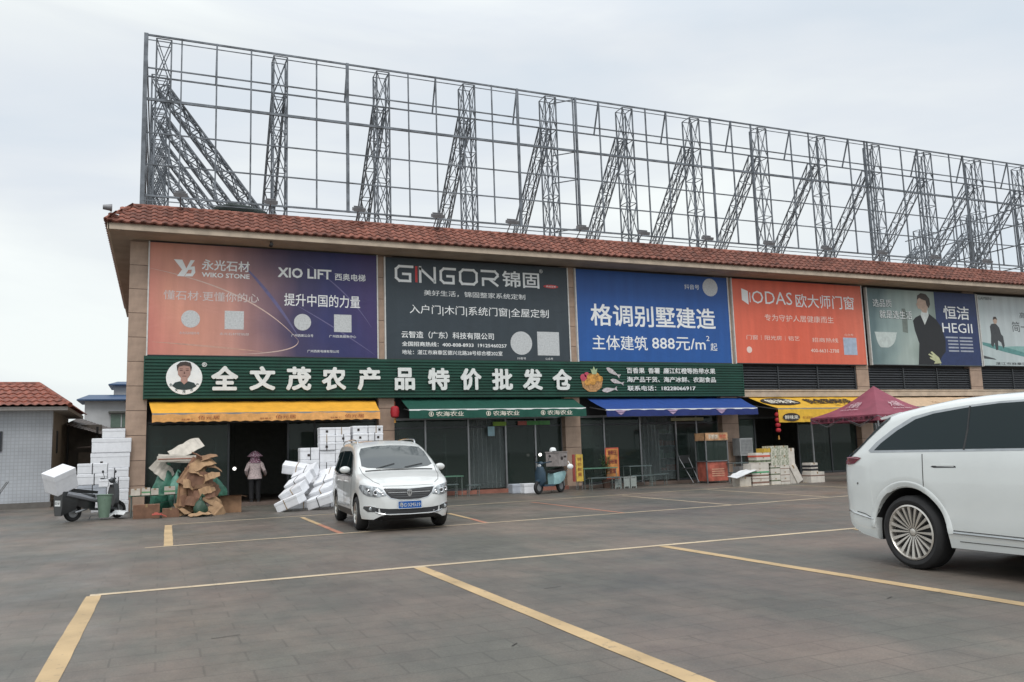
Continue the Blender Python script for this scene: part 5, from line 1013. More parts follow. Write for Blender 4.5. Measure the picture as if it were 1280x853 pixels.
k = MB(); k.tube([Rg[0], Rg[1]], .09, 8); k.tube([Vector(E0[1]) + Vector((0, 0, .05)), Rg[1]], .085, 8); k.build("ridge_cap", MATS["old_red_clay_tile"], ob, world=True)
w_ = MB(); w_.box(-5.6, -4.98, 33.10, 33.16, 1.95, 2.62); ww = w_.build("window", Mdkalu, ob, world=True); w_ = MB(); w_.box(-5.55, -5.03, 33.085, 33.095, 2.0, 2.57); w_.build("pane", M("dark_blue_pane", (.02, .03, .06), .15), ww, world=True)
w_ = MB(); w_.box(-3.475, -3.45, 34.4, 34.75, 1.85, 2.65); w_.build("window", Mdkalu, ob, world=True)
# lean-to sheds between outbuilding and hall
sh = thing("lean_to_shed", "dark lean-to sheds with corrugated roof behind the white foam boxes", "shed", (-2.3, 38, 0)); k = MB(); k.box(-5.0, -.95, 41.5, 41.7, 0, 2.75); k.build("back_wall", M("stained_shed_wall", (.13, .115, .10), .9, var=.3, scale=1), sh, world=True); k = MB(); k.box(-3.46, -2.2, 37.8, 37.9, 0, 3.0); k.build("front_wall", M("stained_shed_wall", (.13, .115, .10), .9, var=.3, scale=1), sh, world=True)
k = MB(); vs = []
for i in range(41):
    x = -3.4 + i * .06; vs += [(x, 36.0, 2.95 - .75 * (i / 40) + .02 * (i % 2)), (x, 42.0, 3.5 - .9 * (i / 40) + .02 * (i % 2))]
k.add(vs, [(2 * i, 2 * i + 1, 2 * i + 3, 2 * i + 2) for i in range(40)]); k.build("roof_sheet", M("rusty_dark_sheet", (.09, .07, .06), .7, var=.3), sh, world=True)
for x, y in ((-3.3, 36.1), (-2.3, 36.1), (-1.3, 36.1)): k = MB(); k.box(x, x + .08, y, y + .08, 0, 2.85); k.build("shed_post", Mdark, sh, world=True)
k = MB(); k.box(-3.0, -1.3, 37.5, 37.6, 0, 1.9); k.build("plank_screen", M("grey_brown_plank", (.20, .17, .14), .8), sh, world=True)
k = MB(); k.beam((-2.9, 35.7, 2.05), (-1.3, 35.9, 2.15), .08, .05); k.build("beam", M("rusty_dark_sheet", (.09, .07, .06), .7, var=.3), sh, world=True)
# blue roofed house far behind
Mhw = M("pale_house_wall", (.46, .47, .48), .8, var=.1, scale=.6)
hs = thing("blue_roofed_house", "pale two step house with dark blue roofs beyond the outbuilding", "house", (-1, 55, 0)); k = MB(); k.box(-4.15, 6, 55, 64, 0, 5.15); k.build("wall", Mhw, hs, world=True); k = MB(); k.box(-2.8, 6, 58.5, 64, 5.5, 6.35); k.build("upper_wall", Mhw, hs, world=True)
def rfm(x0, x1, y0, y1, z0, z1, nm):
    k = MB(); k.add([(x0, y0, z0), (x1, y0, z0), (x1, y1, z1), (x0 + .35, y1, z1), (x0, y0, z0 - .07), (x1, y0, z0 - .07), (x1, y1, z0 - .07), (x0, y1, z0 - .07)], [(0, 1, 2, 3), (4, 7, 6, 5), (0, 4, 5, 1), (0, 3, 7, 4), (3, 2, 6, 7), (1, 5, 6, 2)]); return k.build(nm, Mbluer, hs, world=True)
rfm(-4.55, 6.2, 54.5, 58.45, 5.2, 5.75, "roof"); rfm(-3.1, 6.2, 58.1, 62, 6.4, 6.9, "roof")
for x in (-2.75, -.65, 1.6): w_ = MB(); w_.box(x, x + 1.15, 54.93, 54.99, 3.55, 4.35); wn = w_.build("window", M("green_grey_pane", (.10, .15, .12), .2), hs, world=True); w_ = MB(); w_.box(x - .12, x + 1.3, 54.7, 54.98, 4.38, 4.5); w_.build("window_hood", M("dark_hood", (.08, .08, .07), .8), wn, world=True); w_ = MB(); w_.box(x + .55, x + .6, 54.91, 54.925, 3.55, 4.35); w_.build("mullion", Mhw, wn, world=True)
k = MB(); k.tube([(-2.0, 54.9, 5.1), (-1.4, 54.4, 4.9), (-.6, 54.3, 4.6)], .05, 6); k.build("bracket", MSt, hs, world=True)
# something blue-green parked at the very left edge
wb = thing("wheelbarrow", "dark barrow with raised handles half out of view at the left edge", "wheelbarrow", (-4.9, 30.8, 0)); k = MB(); k.loft([[(-5.6, 30.5, .35), (-4.75, 30.5, .35), (-4.75, 31, .35), (-5.6, 31, .35)], [(-5.7, 30.4, .62), (-4.62, 30.4, .62), (-4.62, 31.1, .62), (-5.7, 31.1, .62)]], smooth=False); k.build("tray", M("dark_teal_metal", (.05, .08, .09), .5), wb, world=True); k = MB(); k.tube([(-5.6, 30.6, .3), (-4.7, 30.6, .5), (-4.42, 30.6, .95)], .02, 6); k.tube([(-5.6, 30.95, .3), (-4.7, 30.95, .5), (-4.42, 30.95, .95)], .02, 6); k.build("handle", Malu, wb, world=True); k = MB(); k.lathe([(0, -.04), (.16, -.04), (.18, 0), (.16, .04), (0, .04)], (-5.3, 30.75, .18), 14, 'Y'); k.build("wheel", Mdark, wb, world=True); k = MB(); k.box(-4.85, -4.82, 30.6, 30.63, 0, .4); k.build("leg", Malu, wb, world=True)
# ================================================================ vehicles
def lerp1(tab, x):
    if x <= tab[0][0]: return tab[0][1]
    for (a, p), (b, q) in zip(tab, tab[1:]):
        if x <= b: return p + (q - p) * (x - a) / (b - a)
    return tab[-1][1]
def smooth1(tab, x, h=.05): return (lerp1(tab, x - h) + 2 * lerp1(tab, x) + lerp1(tab, x + h)) / 4
Mpaint = M("white_car_paint", (.66, .675, .665), .30, var=.03, scale=1.5, coat=.9); Mpaint2 = M("pearl_white_paint", (.68, .71, .70), .28, var=.03, scale=1.2, coat=1.0)
Munder = M("black_underbody", (.012, .012, .013), .9); Mtyre = M("black_tyre_rubber", (.018, .018, .019), .8, var=.2); Mrim = M("silver_alloy", (.52, .51, .48), .28, metal=.9, var=.06); Mchr = M("chrome_trim", (.62, .63, .64), .15, metal=1, var=.03)
Mcglass = M("dark_tinted_glass", (.012, .022, .024), .05, var=.0, spec=.28); Mwind = M("windscreen_glass", (.055, .066, .07), .05, spec=.6, var=.02, scale=1.2); Mseam = M("panel_gap", (.05, .05, .05), .8); Mblkpl = M("black_trim_plastic", (.022, .023, .025), .45)
class Car:
    def __init__(s, root, top, wid, belt, low, arches, k=.32, paint=None, tuck=None, crown=.03, rr=.10, x0=-1, x1=4):
        s.root = root
        xs = set(round(x0 + (x1 - x0) * i / 110, 4) for i in range(111)) | {x0, x1}
        for xc, zc, r in arches:
            for i in range(25):
                a = PI * i / 24; xs.add(round(xc + r * math.cos(a), 4))
            xs |= {round(xc - r - .003, 4), round(xc + r + .003, 4)}
        for p, _ in top[:4] + top[-5:]: xs.add(round(p, 4))
        xs = sorted(x for x in xs if x0 <= x <= x1); rings = []
        for x in xs:
            zt = smooth1(top, x) if x0 + .3 < x < x1 - .3 else lerp1(top, x); w_ = smooth1(wid, x, .04) if x0 + .1 < x < x1 - .1 else lerp1(wid, x); zl = lerp1(low, x); zb = lerp1(belt, x)
            for xc, zc, r in arches:
                if abs(x - xc) <= r: zl = max(zl, zc + math.sqrt(max(0, r * r - (x - xc) ** 2)))
            zs = max(min(zb, zt - .05), zl + .03); g_ = zt - zs; half = [(0, zl), (w_ * .45, zl), (w_ - .10, zl)]
            for i in range(7):
                z = zl + .012 + (zs - zl - .012) * i / 6; half.append((w_ - tuck(z) - (.012 if i == 0 else 0), z))
            ys = w_ - tuck(zs); r = min(rr, g_ * .75); ya = ys - k * (g_ - r)
            for f in (.35, .7, 1): half.append((ys + (ya - ys) * f, zs + (g_ - r) * f))
            r2 = r * 1.5
            for a in (30, 60, 85): a = math.radians(a); half.append((ya - r2 + r2 * math.cos(a), zt - r + r * math.sin(a)))
            yl, zl2 = half[-1]
            for f in (.7, .4, .0): half.append((yl * f, zl2 + crown * (1 - f * f)))
            ring = [(x, -y, z) for y, z in half] + [(x, y, z) for y, z in half[-2:0:-1]]; rings.append(ring)
        mb = MB(); mb.loft(rings); s.n = len(rings[0]); o = mb.build("body", paint, root, sharp=42); o.data.materials.append(Munder); s.body = o
        n = s.n
        for p in o.data.polygons:
            js = set(v % n for v in p.vertices)
            if js <= {0, 1, 2, n - 1, n - 2}: p.material_index = 1
            elif js <= {0, 1, 2, 3, n - 1, n - 2, n - 3} and len(js) < 6 and p.normal.z < -.3: p.material_index = 1
        bm = bmesh.new(); bm.from_mesh(o.data); s.bvh = BVHTree.FromBMesh(bm); bm.free()
    def hit(s, d, a, b):
        """d: R/L side (a=x,b=z), F/B end (a=y,b=z), T top (a=x,b=y)"""
        o, v = {'R': ((a, -3, b), (0, 1, 0)), 'L': ((a, 3, b), (0, -1, 0)), 'F': ((9, a, b), (-1, 0, 0)), 'B': ((-9, a, b), (1, 0, 0)), 'T': ((a, b, 5), (0, 0, -1))}[d]
        h = s.bvh.ray_cast(Vector(o), Vector(v)); 
        if h[0] is None: return None
        nn = h[1]
        if nn.dot(Vector(v)) > 0: nn = -nn
        return h[0], nn
    def patch(s, d, poly, name, mat, off=.005, parent=None, res=72, rings=7, mirror=None, label=None):
        out = None
        for dd, sg in ((d, 1),) + (((mirror, -1),) if mirror else ()):
            P = [Vector(p) for p in poly]
            if sg < 0 and d in 'FBT': P = [Vector((p.x, -p.y)) if d == 'T' else Vector((-p.x, p.y)) for p in P]
            per = sum((P[i] - P[i - 1]).length for i in range(len(P))); pts = []
            for i in range(len(P)):
                a, b = P[i], P[(i + 1) % len(P)]; m_ = max(1, round(res * (b - a).length / per))
                pts += [a.lerp(b, j / m_) for j in range(m_)]
            c = sum(pts, Vector((0, 0))) / len(pts); vs = []; n = len(pts); last = None
            for r in range(rings):
                f = 1 - r / rings
                for p in pts:
                    q = c.lerp(p, f); h = s.hit(dd, q.x, q.y)
                    if h is None: h = last or (Vector((0, 0, 0)), Vector((0, 0, 1)))
                    last = h; vs.append(h[0] + h[1] * off)
            h = s.hit(dd, c.x, c.y) or last; vs.append(h[0] + h[1] * off)
            fs = [(r * n + j, r * n + (j + 1) % n, (r + 1) * n + (j + 1) % n, (r + 1) * n + j) for r in range(rings - 1) for j in range(n)] + [((rings - 1) * n + j, (rings - 1) * n + (j + 1) % n, rings * n) for j in range(n)]
            mb = MB(); mb.add(vs, fs, True); out = mb.build(name, mat, parent or s.root, sharp=60, label=label)
            # orient outward
        return out
    def strip(s, d, line_, wd, name, mat, off=.004, parent=None, sub=10, mirror=None, h_=.004):
        for dd, sg in ((d, 1),) + (((mirror, -1),) if mirror else ()):
            pts = []
            for (a, b), (c, e_) in zip(line_, line_[1:]):
                for j in range(sub): t = j / sub; pts.append((a + (c - a) * t, b + (e_ - b) * t))
            pts.append(line_[-1]); P = []
            for a, b in pts:
                if sg < 0 and d in 'FB': a = -a
                if sg < 0 and d == 'T': b = -b
                h = s.hit(dd, a, b)
                if h: P.append(h[0] + h[1] * off)
            if len(P) < 2: continue
            mb = MB(); mb.tube(P, wd / 2, 6); mb.build(name, mat, parent or s.root)
def wheel(root, x, yo, r, wd, rr_, spokes, side, mat=Mrim, dark=Mblkpl, style=0):
    """side -1: outer face towards -y"""
    c = (x, yo - side * wd / 2 * 1, r); s_ = side
    k = MB(); h = wd / 2
    k.lathe([(rr_, s_ * (h - .02)), (rr_ + .02, s_ * (h)), (r - .05, s_ * (h + .004)), (r - .012, s_ * (h - .02)), (r, s_ * (h - .05)), (r, -s_ * (h - .05)), (r - .03, -s_ * h), (rr_, -s_ * h)], c, 44, 'Y')
    ty = k.build("wheel", Mtyre, root)
    k = MB(); k.lathe([(rr_ + .004, s_ * (h - .005)), (rr_ - .012, s_ * (h + .002)), (rr_ - .020, s_ * (h - .01)), (rr_ - .03, s_ * (h - .06)), (rr_ - .03, -s_ * (h - .02))], c, 44, 'Y')
    def q(a, rad, dy): return (c[0] + rad * math.cos(a), c[1] + s_ * (h + dy), c[2] + rad * math.sin(a))
    for i in range(spokes):
        a = 2 * PI * i / spokes; wi, wo = (.012, .030) if style == 0 else (.026, .034)
        tw = .10 if (style == 0 and i % 2) else 0
        vs = []
        for rad, ww, dy in ((.045, wi, -.035), (rr_ * .55, (wi + wo) / 2, -.018), (rr_ - .016, wo, -.008)):
            da = ww / rad / 2 if rad > .06 else ww / .06 / 2
            vs += [q(a - da, rad, dy), q(a + da + tw * .3 * (rad > .1), rad, dy), q(a + da, rad, dy - .03), q(a - da, rad, dy - .03)]
        k.add(vs, [f_ for g_ in (0, 4) for f_ in ((g_, g_ + 1, g_ + 5, g_ + 4), (g_ + 1, g_ + 2, g_ + 6, g_ + 5), (g_ + 3, g_, g_ + 4, g_ + 7))])
    k.build("rim", mat, ty)
    k = MB(); k.lathe([(0, s_ * (h - .030)), (.022, s_ * (h - .030)), (.038, s_ * (h - .034)), (.046, s_ * (h - .06))], c, 24, 'Y'); k.build("hub_cap", mat, ty)
    k = MB(); k.lathe([(0, s_ * (h - .075)), (rr_ - .032, s_ * (h - .075))], c, 32, 'Y'); k.build("brake_shadow_plate", dark, ty)
    return ty
# ---------------------------------------------------------------- white people carrier
van = thing("minivan", "white minivan with blue number plate parked nose out before the foam box slide", "minivan", (4.47, 18.78, 0), math.radians(-93.4))
def tuck1(z): return .035 * max(0, (.45 - z) / .2) ** 2 * .5 + .03 * max(0, (z - .75) / .35) ** 2 + .004
V = Car(van, [(-1.06, .62), (-1.05, .85), (-1.02, 1.02), (-.95, 1.30), (-.82, 1.58), (-.6, 1.655), (0, 1.685), (.8, 1.69), (1.3, 1.665), (1.62, 1.60), (1.78, 1.55), (2.25, 1.33), (2.74, 1.065), (2.95, 1.015), (3.2, .945), (3.42, .86), (3.54, .79), (3.59, .70), (3.62, .56)],
        [(-1.06, .60), (-1.03, .72), (-.9, .82), (-.6, .865), (0, .885), (2.2, .885), (2.8, .875), (3.1, .85), (3.3, .80), (3.42, .745), (3.52, .66), (3.59, .56), (3.62, .46)],
        [(-1.1, .98), (-.3, 1.02), (1.5, 1.0), (2.5, .96), (3.6, .8)], [(-1.06, .42), (-.95, .34), (-.6, .26), (.4, .24), (3.0, .22), (3.5, .22), (3.62, .30)], [(0, .315, .375), (2.75, .315, .375)], k=.30, paint=Mpaint, tuck=tuck1, x0=-1.06, x1=3.62)
V.patch('T', [(2.66, -.30), (2.69, 0), (2.66, .30), (2.58, .60), (2.50, .70), (2.0, .665), (1.80, .60), (1.76, .3), (1.75, 0), (1.76, -.3), (1.80, -.60), (2.0, -.665), (2.50, -.70), (2.58, -.60)], "windscreen", Mwind, .006, res=90, rings=9)
V.strip('T', [(2.70, -.66), (2.73, 0), (2.70, .66)], .03, "cowl_trim", Mblkpl, .006)
for y0_ in (.08, -.48): 
    k = MB(); a = V.hit('T', 2.66, y0_ + .04); b = V.hit('T', 2.52, y0_ + .42); k.tube([a[0] + a[1] * .02, b[0] + b[1] * .018], .008, 6); k.build("wiper", Mblkpl, van)
V.patch('R', [(2.18, 1.03), (1.70, 1.42), (1.45, 1.49), (1.38, 1.49), (1.38, 1.03)], "front_side_window", Mcglass, mirror='L'); V.patch('R', [(1.32, 1.03), (1.32, 1.50), (.38, 1.51), (.34, 1.03)], "rear_side_window", Mcglass, mirror='L'); V.patch('R', [(.27, 1.04), (.30, 1.51), (-.40, 1.48), (-.62, 1.35), (-.66, 1.14)], "quarter_window", Mcglass, mirror='L')
V.patch('R', [(2.32, 1.03), (2.22, 1.03), (1.75, 1.41), (1.78, 1.42)], "mirror_triangle", Mblkpl, mirror='L')
for ln in ([(2.34, .98), (2.30, .60), (2.28, .28)], [(1.35, 1.5), (1.35, .28)], [(.32, 1.5), (.30, .75), (.42, .45)], [(2.34, 1.0), (1.3, 1.005), (.2, 1.01), (-.7, 1.06)]): V.strip('R', ln, .008, "door_seam", Mseam, .000, mirror='L')
V.strip('R', [(2.35, 1.015), (1.3, 1.02), (.2, 1.025), (-.66, 1.12)], .016, "window_trim", Mchr, .002, mirror='L')
V.patch('R', [(2.30, .25), (2.30, .37), (.44, .37), (.44, .25)], "sill_trim", Mblkpl, .006, mirror='L'); V.patch('R', [(2.05, .42), (2.05, .46), (.6, .46), (.6, .42)], "chrome_sill", Mchr, .006, mirror='L')
for x in (1.52, .50):
    for s_, d_ in ((-1, 'R'), (1, 'L')): h = V.hit(d_, x, .90); k = MB(); k.tube([(x, h[0].y, .9), (x + .02, h[0].y + s_ * .03, .9), (x + .16, h[0].y + s_ * .03, .9), (x + .18, h[0].y, .9)], .013, 6); k.build("door_handle", Mpaint, van)
# front
V.patch('F', [(-.50, .80), (0, .775), (.50, .80), (.44, .68), (.36, .60), (.2, .565), (0, .56), (-.2, .565), (-.36, .60), (-.44, .68)], "grille_surround", Mchr, .004, res=90); V.patch('F', [(-.475, .785), (0, .762), (.475, .785), (.42, .685), (.345, .612), (.2, .580), (0, .575), (-.2, .580), (-.345, .612), (-.42, .685)], "grille", Mblkpl, .009, res=90)
for z in (.62, .66, .70, .74): V.strip('F', [(-.30 - (z - .62) * 1.1, z + .004), (0, z), (.30 + (z - .62) * 1.1, z + .004)], .009, "grille_bar", Mchr if z == .70 else M("dark_chrome", (.12, .125, .13), .3, metal=.8), .010)
h = V.hit('F', 0, .69); ex = h[0].x + .018; k = MB()
shp = [(-.045, .055), (0, .07), (.045, .055), (.05, 0), (.03, -.045), (0, -.065), (-.03, -.045), (-.05, 0)]
k.loft([[(ex, y, .685 + z) for y, z in shp], [(ex + .012, y * .92, .685 + z * .92) for y, z in shp]], smooth=False); eb = k.build("emblem", Mchr, van)
k = MB(); k.loft([[(ex + .013, y, .685 + z) for y, z in ((-.028, .03), (-.005, .03), (-.014, -.03))], [(ex + .016, y, .685 + z) for y, z in ((-.028, .03), (-.005, .03), (-.014, -.03))]], smooth=False); k.loft([[(ex + .013, y, .685 + z) for y, z in ((.028, .03), (.005, .03), (.014, -.03))], [(ex + .016, y, .685 + z) for y, z in ((.028, .03), (.005, .03), (.014, -.03))]], smooth=False); k.build("emblem_recess", Mblkpl, eb)
hl = [(.43, .655), (.47, .74), (.55, .795), (.70, .835), (.83, .86), (.845, .80), (.80, .70), (.74, .655), (.6, .635)]
Mhl = M("headlight_lens", (.42, .45, .47), .08, metal=.3, var=.5, scale=14, coat=1); Mhl2 = M("headlight_reflector", (.75, .76, .78), .12, metal=.8)
for sg in (1, -1):
    P = [(y * sg, z) for y, z in hl]; o = V.patch('F', P, "headlight", Mhl, .008)
    k = MB()
    for y, z, r_ in ((.62, .715, .048), (.50, .70, .030), (.72, .74, .035)):
        h = V.hit('F', y * sg, z)
        if h: k.lathe([(0, .004), (r_ * .55, .006), (r_ * .8, .012), (r_, .008), (r_ * 1.04, 0)], (h[0].x + .012, y * sg, z), 16, 'X')
    k.build("lamp_bowl", Mhl2, o); 
    k = MB()
    for y, z, r_ in ((.62, .715, .022), (.72, .74, .015)): 
        h = V.hit('F', y * sg, z); k.ball((h[0].x + .022, y * sg, z), .008, r_, r_)
    k.build("lamp_core", Mblkpl, o)
low = [(-.62, .445), (-.5, .42), (0, .405), (.5, .42), (.62, .445), (.60, .36), (.5, .315), (0, .305), (-.5, .315), (-.60, .36)]
V.patch('F', low, "lower_intake", Mblkpl, .005, res=90)
V.strip('F', [(-.62, .37), (-.56, .345), (-.42, .318), (0, .308), (.42, .318), (.56, .345), (.62, .37)], .018, "bumper_chrome", Mchr, .006)
for sg in (1, -1):
    fp = V.patch('F', [(sg * y, z) for y, z in ((.60, .37), (.62, .455), (.70, .475), (.79, .47), (.80, .43), (.74, .37))], "fog_lamp_housing", M("dark_chrome", (.12, .125, .13), .3, metal=.8), .005)
    V.strip('F', [(sg * .61, .455), (sg * .70, .477), (sg * .785, .472)], .012, "fog_chrome", Mchr, .006)
    h = V.hit('F', sg * .69, .42); k = MB(); k.lathe([(0, .016), (.028, .016), (.036, .010), (.038, 0)], (h[0].x, sg * .69, .42), 16, 'X'); k.build("fog_lamp", Mhl, fp)
V.patch('F', [(-.50, .295), (0, .290), (.50, .295), (.48, .245), (0, .24), (-.48, .245)], "bumper_lip", Mblkpl, .004)
h = V.hit('F', 0, .48); px = h[0].x + .012
k = MB(); k.box(px, px + .012, -.22, .22, .41, .55); pt = k.build("number_plate", M("blue_plate", (.012, .10, .36), .4), van)
k = MB(); k.box(px + .0125, px + .0145, -.22, .22, .41, .416); k.box(px + .0125, px + .0145, -.22, .22, .544, .55); k.box(px + .0125, px + .0145, -.22, -.214, .416, .544); k.box(px + .0125, px + .0145, .214, .22, .416, .544); k.build("plate_border", Wht, pt)
write("粤G·XM519", 0, 1, 0, 1, 0, Wht, pt, .02, world=False, mapf=lambda a, b: (px + .0145, -.195 + .39 * a, .437 + .086 * b))
for sg in (1, -1): V.strip('T', [(2.52, sg * .745), (3.0, sg * .70), (3.30, sg * .62), (3.44, sg * .52)], .010, "bonnet_gap", Mseam, .000)
V.strip('T', [(3.50, -.47), (3.53, -.2), (3.535, 0), (3.53, .2), (3.50, .47)], .009, "bonnet_gap", Mseam, .000)
# mirrors, rails, wheels
for sg in (1, -1):
    k = MB(); k.ball((2.12, sg * .965, 1.13), .06, .105, .07, 16, 10); o = k.build("wing_mirror", Mpaint, van); k = MB(); k.tube([(2.12, sg * .86, 1.04), (2.12, sg * .96, 1.08)], .03, 8); k.build("mirror_stalk", Mblkpl, o)
    k = MB(); rail = []
    for x in (1.45, 1.38, .9, .3, -.3, -.55, -.62):
        h = V.hit('T', x, sg * .60); rail.append(h[0] + Vector((0, 0, .0 if x in (1.45, -.62) else .055)))
    k.tube(rail, .016, 8); k.build("roof_rail", Mchr, van)
for x in (0, 2.75):
    for sg in (1, -1): wheel(van, x, sg * .865, .315, .21, .205, 10, sg, style=1)
V.patch('B', [(-.6, 1.02), (-.55, 1.45), (.55, 1.45), (.6, 1.02)], "rear_window", Mcglass)
# ---------------------------------------------------------------- big white suv
suv = thing("white_suv", "large pearl white sport utility car cut off by the right edge of the photo", "car", (8.43, 6.82, 0), math.radians(-90))
def tuck2(z): return .03 * max(0, (.5 - z) / .25) ** 2 + .022 * max(0, (z - .85) / .4) ** 1.5 + .012 * max(0, 1 - abs(z - .62) / .12) + .002
S = Car(suv, [(-.98, .80), (-.97, 1.04), (-.94, 1.13), (-.88, 1.19), (-.76, 1.28), (-.60, 1.43), (-.45, 1.57), (-.37, 1.64), (-.2, 1.69), (.17, 1.745), (.5, 1.785), (.9, 1.80), (1.4, 1.80), (1.9, 1.78), (2.3, 1.70), (2.7, 1.50), (3.2, 1.20), (3.35, 1.14), (3.7, 1.09), (4.0, 1.0), (4.16, .88), (4.2, .74)],
        [(-.98, .80), (-.965, .87), (-.92, .925), (-.82, .96), (-.6, .98), (-.3, .992), (.2, 1.0), (3.0, .995), (3.5, .975), (3.9, .90), (4.1, .80), (4.2, .66)],
        [(-1, 1.16), (-.7, 1.20), (-.4, 1.22), (1.4, 1.22), (3.2, 1.14), (4.2, .95)], [(-.98, .52), (-.94, .46), (-.86, .38), (-.72, .31), (-.5, .27), (.5, .255), (3.6, .26), (4.2, .34)], [(0, .385, .478), (3.1, .385, .478)], k=.34, paint=Mpaint2, tuck=tuck2, x0=-.98, x1=4.2, rr=.12)
win = [(-.43, 1.265), (-.34, 1.345), (-.14, 1.475), (.09, 1.590), (.32, 1.640), (.72, 1.680), (1.06, 1.70), (1.5, 1.70), (2.0, 1.655), (2.4, 1.56), (2.9, 1.29), (2.95, 1.255), (1.4, 1.262)]
win0 = [(-.52, 1.262), (-.42, 1.355), (-.20, 1.50), (.04, 1.620), (.30, 1.668), (.72, 1.705), (1.06, 1.722), (1.5, 1.722), (2.02, 1.68), (2.46, 1.57), (3.0, 1.27), (3.0, 1.235), (1.4, 1.24), (-.48, 1.24)]
S.patch('R', win0, "window_surround", M("satin_silver_trim", (.42, .44, .45), .32, metal=.7), .003, res=120, rings=10, mirror='L')
S.patch('R', win, "side_window", Mcglass, .0065, res=120, rings=10, mirror='L')
S.strip('R', [(.74, 1.255), (.755, 1.45), (.745, 1.69)], .020, "window_pillar", Mblkpl, .005, mirror='L'); S.strip('R', [(1.62, 1.255), (1.60, 1.69)], .05, "window_pillar", Mblkpl, .004, mirror='L')
for ln in ([(.24, 1.22), (.235, .86), (.28, .80), (.40, .66), (.50, .44)], [(1.62, 1.24), (1.62, .45)], [(3.0, 1.22), (2.85, .9), (2.6, .45)], [(-.50, .50), (-.62, .55), (-.75, .57)]): S.strip('R', ln, .010, "door_seam", Mseam, -.0005, mirror='L')
# arch lips
def ringpatch(xc, zc, r0, r1, nm, mat, off):
    for d_ in 'RL':
        a0, a1 = math.radians(3), math.radians(177); n = 48; vs = []
        for i in range(n + 1):
            a = a0 + (a1 - a0) * i / n
            for f, of in ((0, .001), (.10, off), (.80, off), (1, .0005)):
                r_ = r0 + (r1 - r0) * f; h = S.hit(d_, xc + r_ * math.cos(a), zc + r_ * math.sin(a))
                vs.append(h[0] + h[1] * of if h else Vector(vs[-4]) if len(vs) >= 4 else Vector((xc, 0, zc)))
        k = MB(); k.add(vs, [(4 * i + j, 4 * i + j + 1, 4 * i + 5 + j, 4 * i + 4 + j) for i in range(n) for j in range(3)], True); k.build(nm, mat, suv, sharp=60)
for xc in (0, 3.1): ringpatch(xc, .385, .481, .548, "wheel_arch_lip", Mpaint2, .010)
S.strip('R', [(.55, .425), (1.4, .41), (2.55, .40)], .022, "sill_chrome", M("satin_silver_trim", (.42, .44, .45), .32, metal=.7), .004, mirror='L'); S.strip('R', [(.55, .445), (1.4, .43), (2.55, .42)], .010, "sill_seam", Mseam, .001, mirror='L'); S.strip('R', [(.60, .34), (1.4, .335), (2.52, .33)], .008, "sill_seam", Mseam, .001, mirror='L')
S.strip('R', [(-.50, .50), (-.70, .535), (-.90, .575)], .018, "bumper_trim", Mchr, .004, mirror='L')
S.patch('R', [(.34, 1.085), (.36, 1.095), (.64, 1.095), (.645, 1.078), (.38, 1.075)], "handle_slot", Mblkpl, .002, mirror='L')
for d_ in 'RL':
    h = S.hit(d_, .5, 1.1); y = h[0].y; sg = -1 if d_ == 'R' else 1; k = MB(); k.loft([[(.36, y + sg * .002, 1.092), (.36, y + sg * .002, 1.104), (.36, y - sg * .01, 1.104), (.36, y - sg * .01, 1.092)], [(.62, y + sg * .006, 1.088), (.62, y + sg * .006, 1.106), (.62, y - sg * .01, 1.106), (.62, y - sg * .01, 1.088)]], smooth=False); k.build("door_handle", Mpaint2, suv)
tl = [(-.62, 1.182), (-.70, 1.195), (-.86, 1.192), (-.955, 1.175), (-.965, 1.13), (-.86, 1.105), (-.74, 1.115)]
Mtl = M("red_tail_lens", (.20, .035, .055), .12, var=.2, coat=1); S.patch('R', tl, "tail_light", Mtl, .008, mirror='L'); S.strip('R', [(-.66, 1.176), (-.80, 1.183), (-.95, 1.168)], .012, "tail_light_chrome", M("pink_lens_strip", (.42, .20, .24), .2), .010, mirror='L')
S.patch('B', [(-.86, 1.12), (-.86, 1.17), (.86, 1.17), (.86, 1.12)], "tail_light_bar", Mtl, .006)
S.patch('T', [(-.80, -.84), (-.86, -.60), (-.88, 0), (-.86, .60), (-.80, .84), (-.62, .775), (-.46, .70), (-.45, 0), (-.46, -.70), (-.62, -.775)], "rear_window", Mcglass, .006, res=90)
k = MB(); k.loft([[(-.62, y, 1.635 + .010 * (1 - abs(y) / .62)) for y in (-.62, -.3, 0, .3, .62)] + [(-.60, y, 1.615) for y in (.62, .3, 0, -.3, -.62)], [(-.30, y * 1.06, 1.685 + .03 * (1 - abs(y) / .62)) for y in (-.62, -.3, 0, .3, .62)] + [(-.34, y * 1.06, 1.64) for y in (.62, .3, 0, -.3, -.62)]]); k.build("roof_spoiler", Mpaint2, suv)
S.patch("R", [(-.30, 1.635), (-.40, 1.585), (-.60, 1.405), (-.76, 1.25), (-.88, 1.185), (-.80, 1.185), (-.70, 1.262), (-.52, 1.415), (-.27, 1.61)], "rear_glass_edge", Mcglass, .006, mirror="L")
S.patch('B', [(-.62, .62), (-.62, .46), (.62, .46), (.62, .62)], "lower_bumper", Mblkpl, .005); S.patch('T', [(2.35, -.60), (2.32, 0), (2.35, .60), (3.05, .74), (3.22, .4), (3.25, 0), (3.22, -.4), (3.05, -.74)], "windscreen", Mwind, .006, res=90)
S.patch('F', [(.35, .80), (.80, .84), (.84, .80), (.5, .74)], "headlight", Mhl, .006, mirror='F'); S.patch('F', [(-.5, .50), (.5, .50), (.45, .38), (-.45, .38)], "lower_grille", Mblkpl, .006)
S.patch('R', [(-.715, .895), (-.70, .905), (-.685, .895), (-.70, .875)], "reversing_sensor", Mseam, .002)
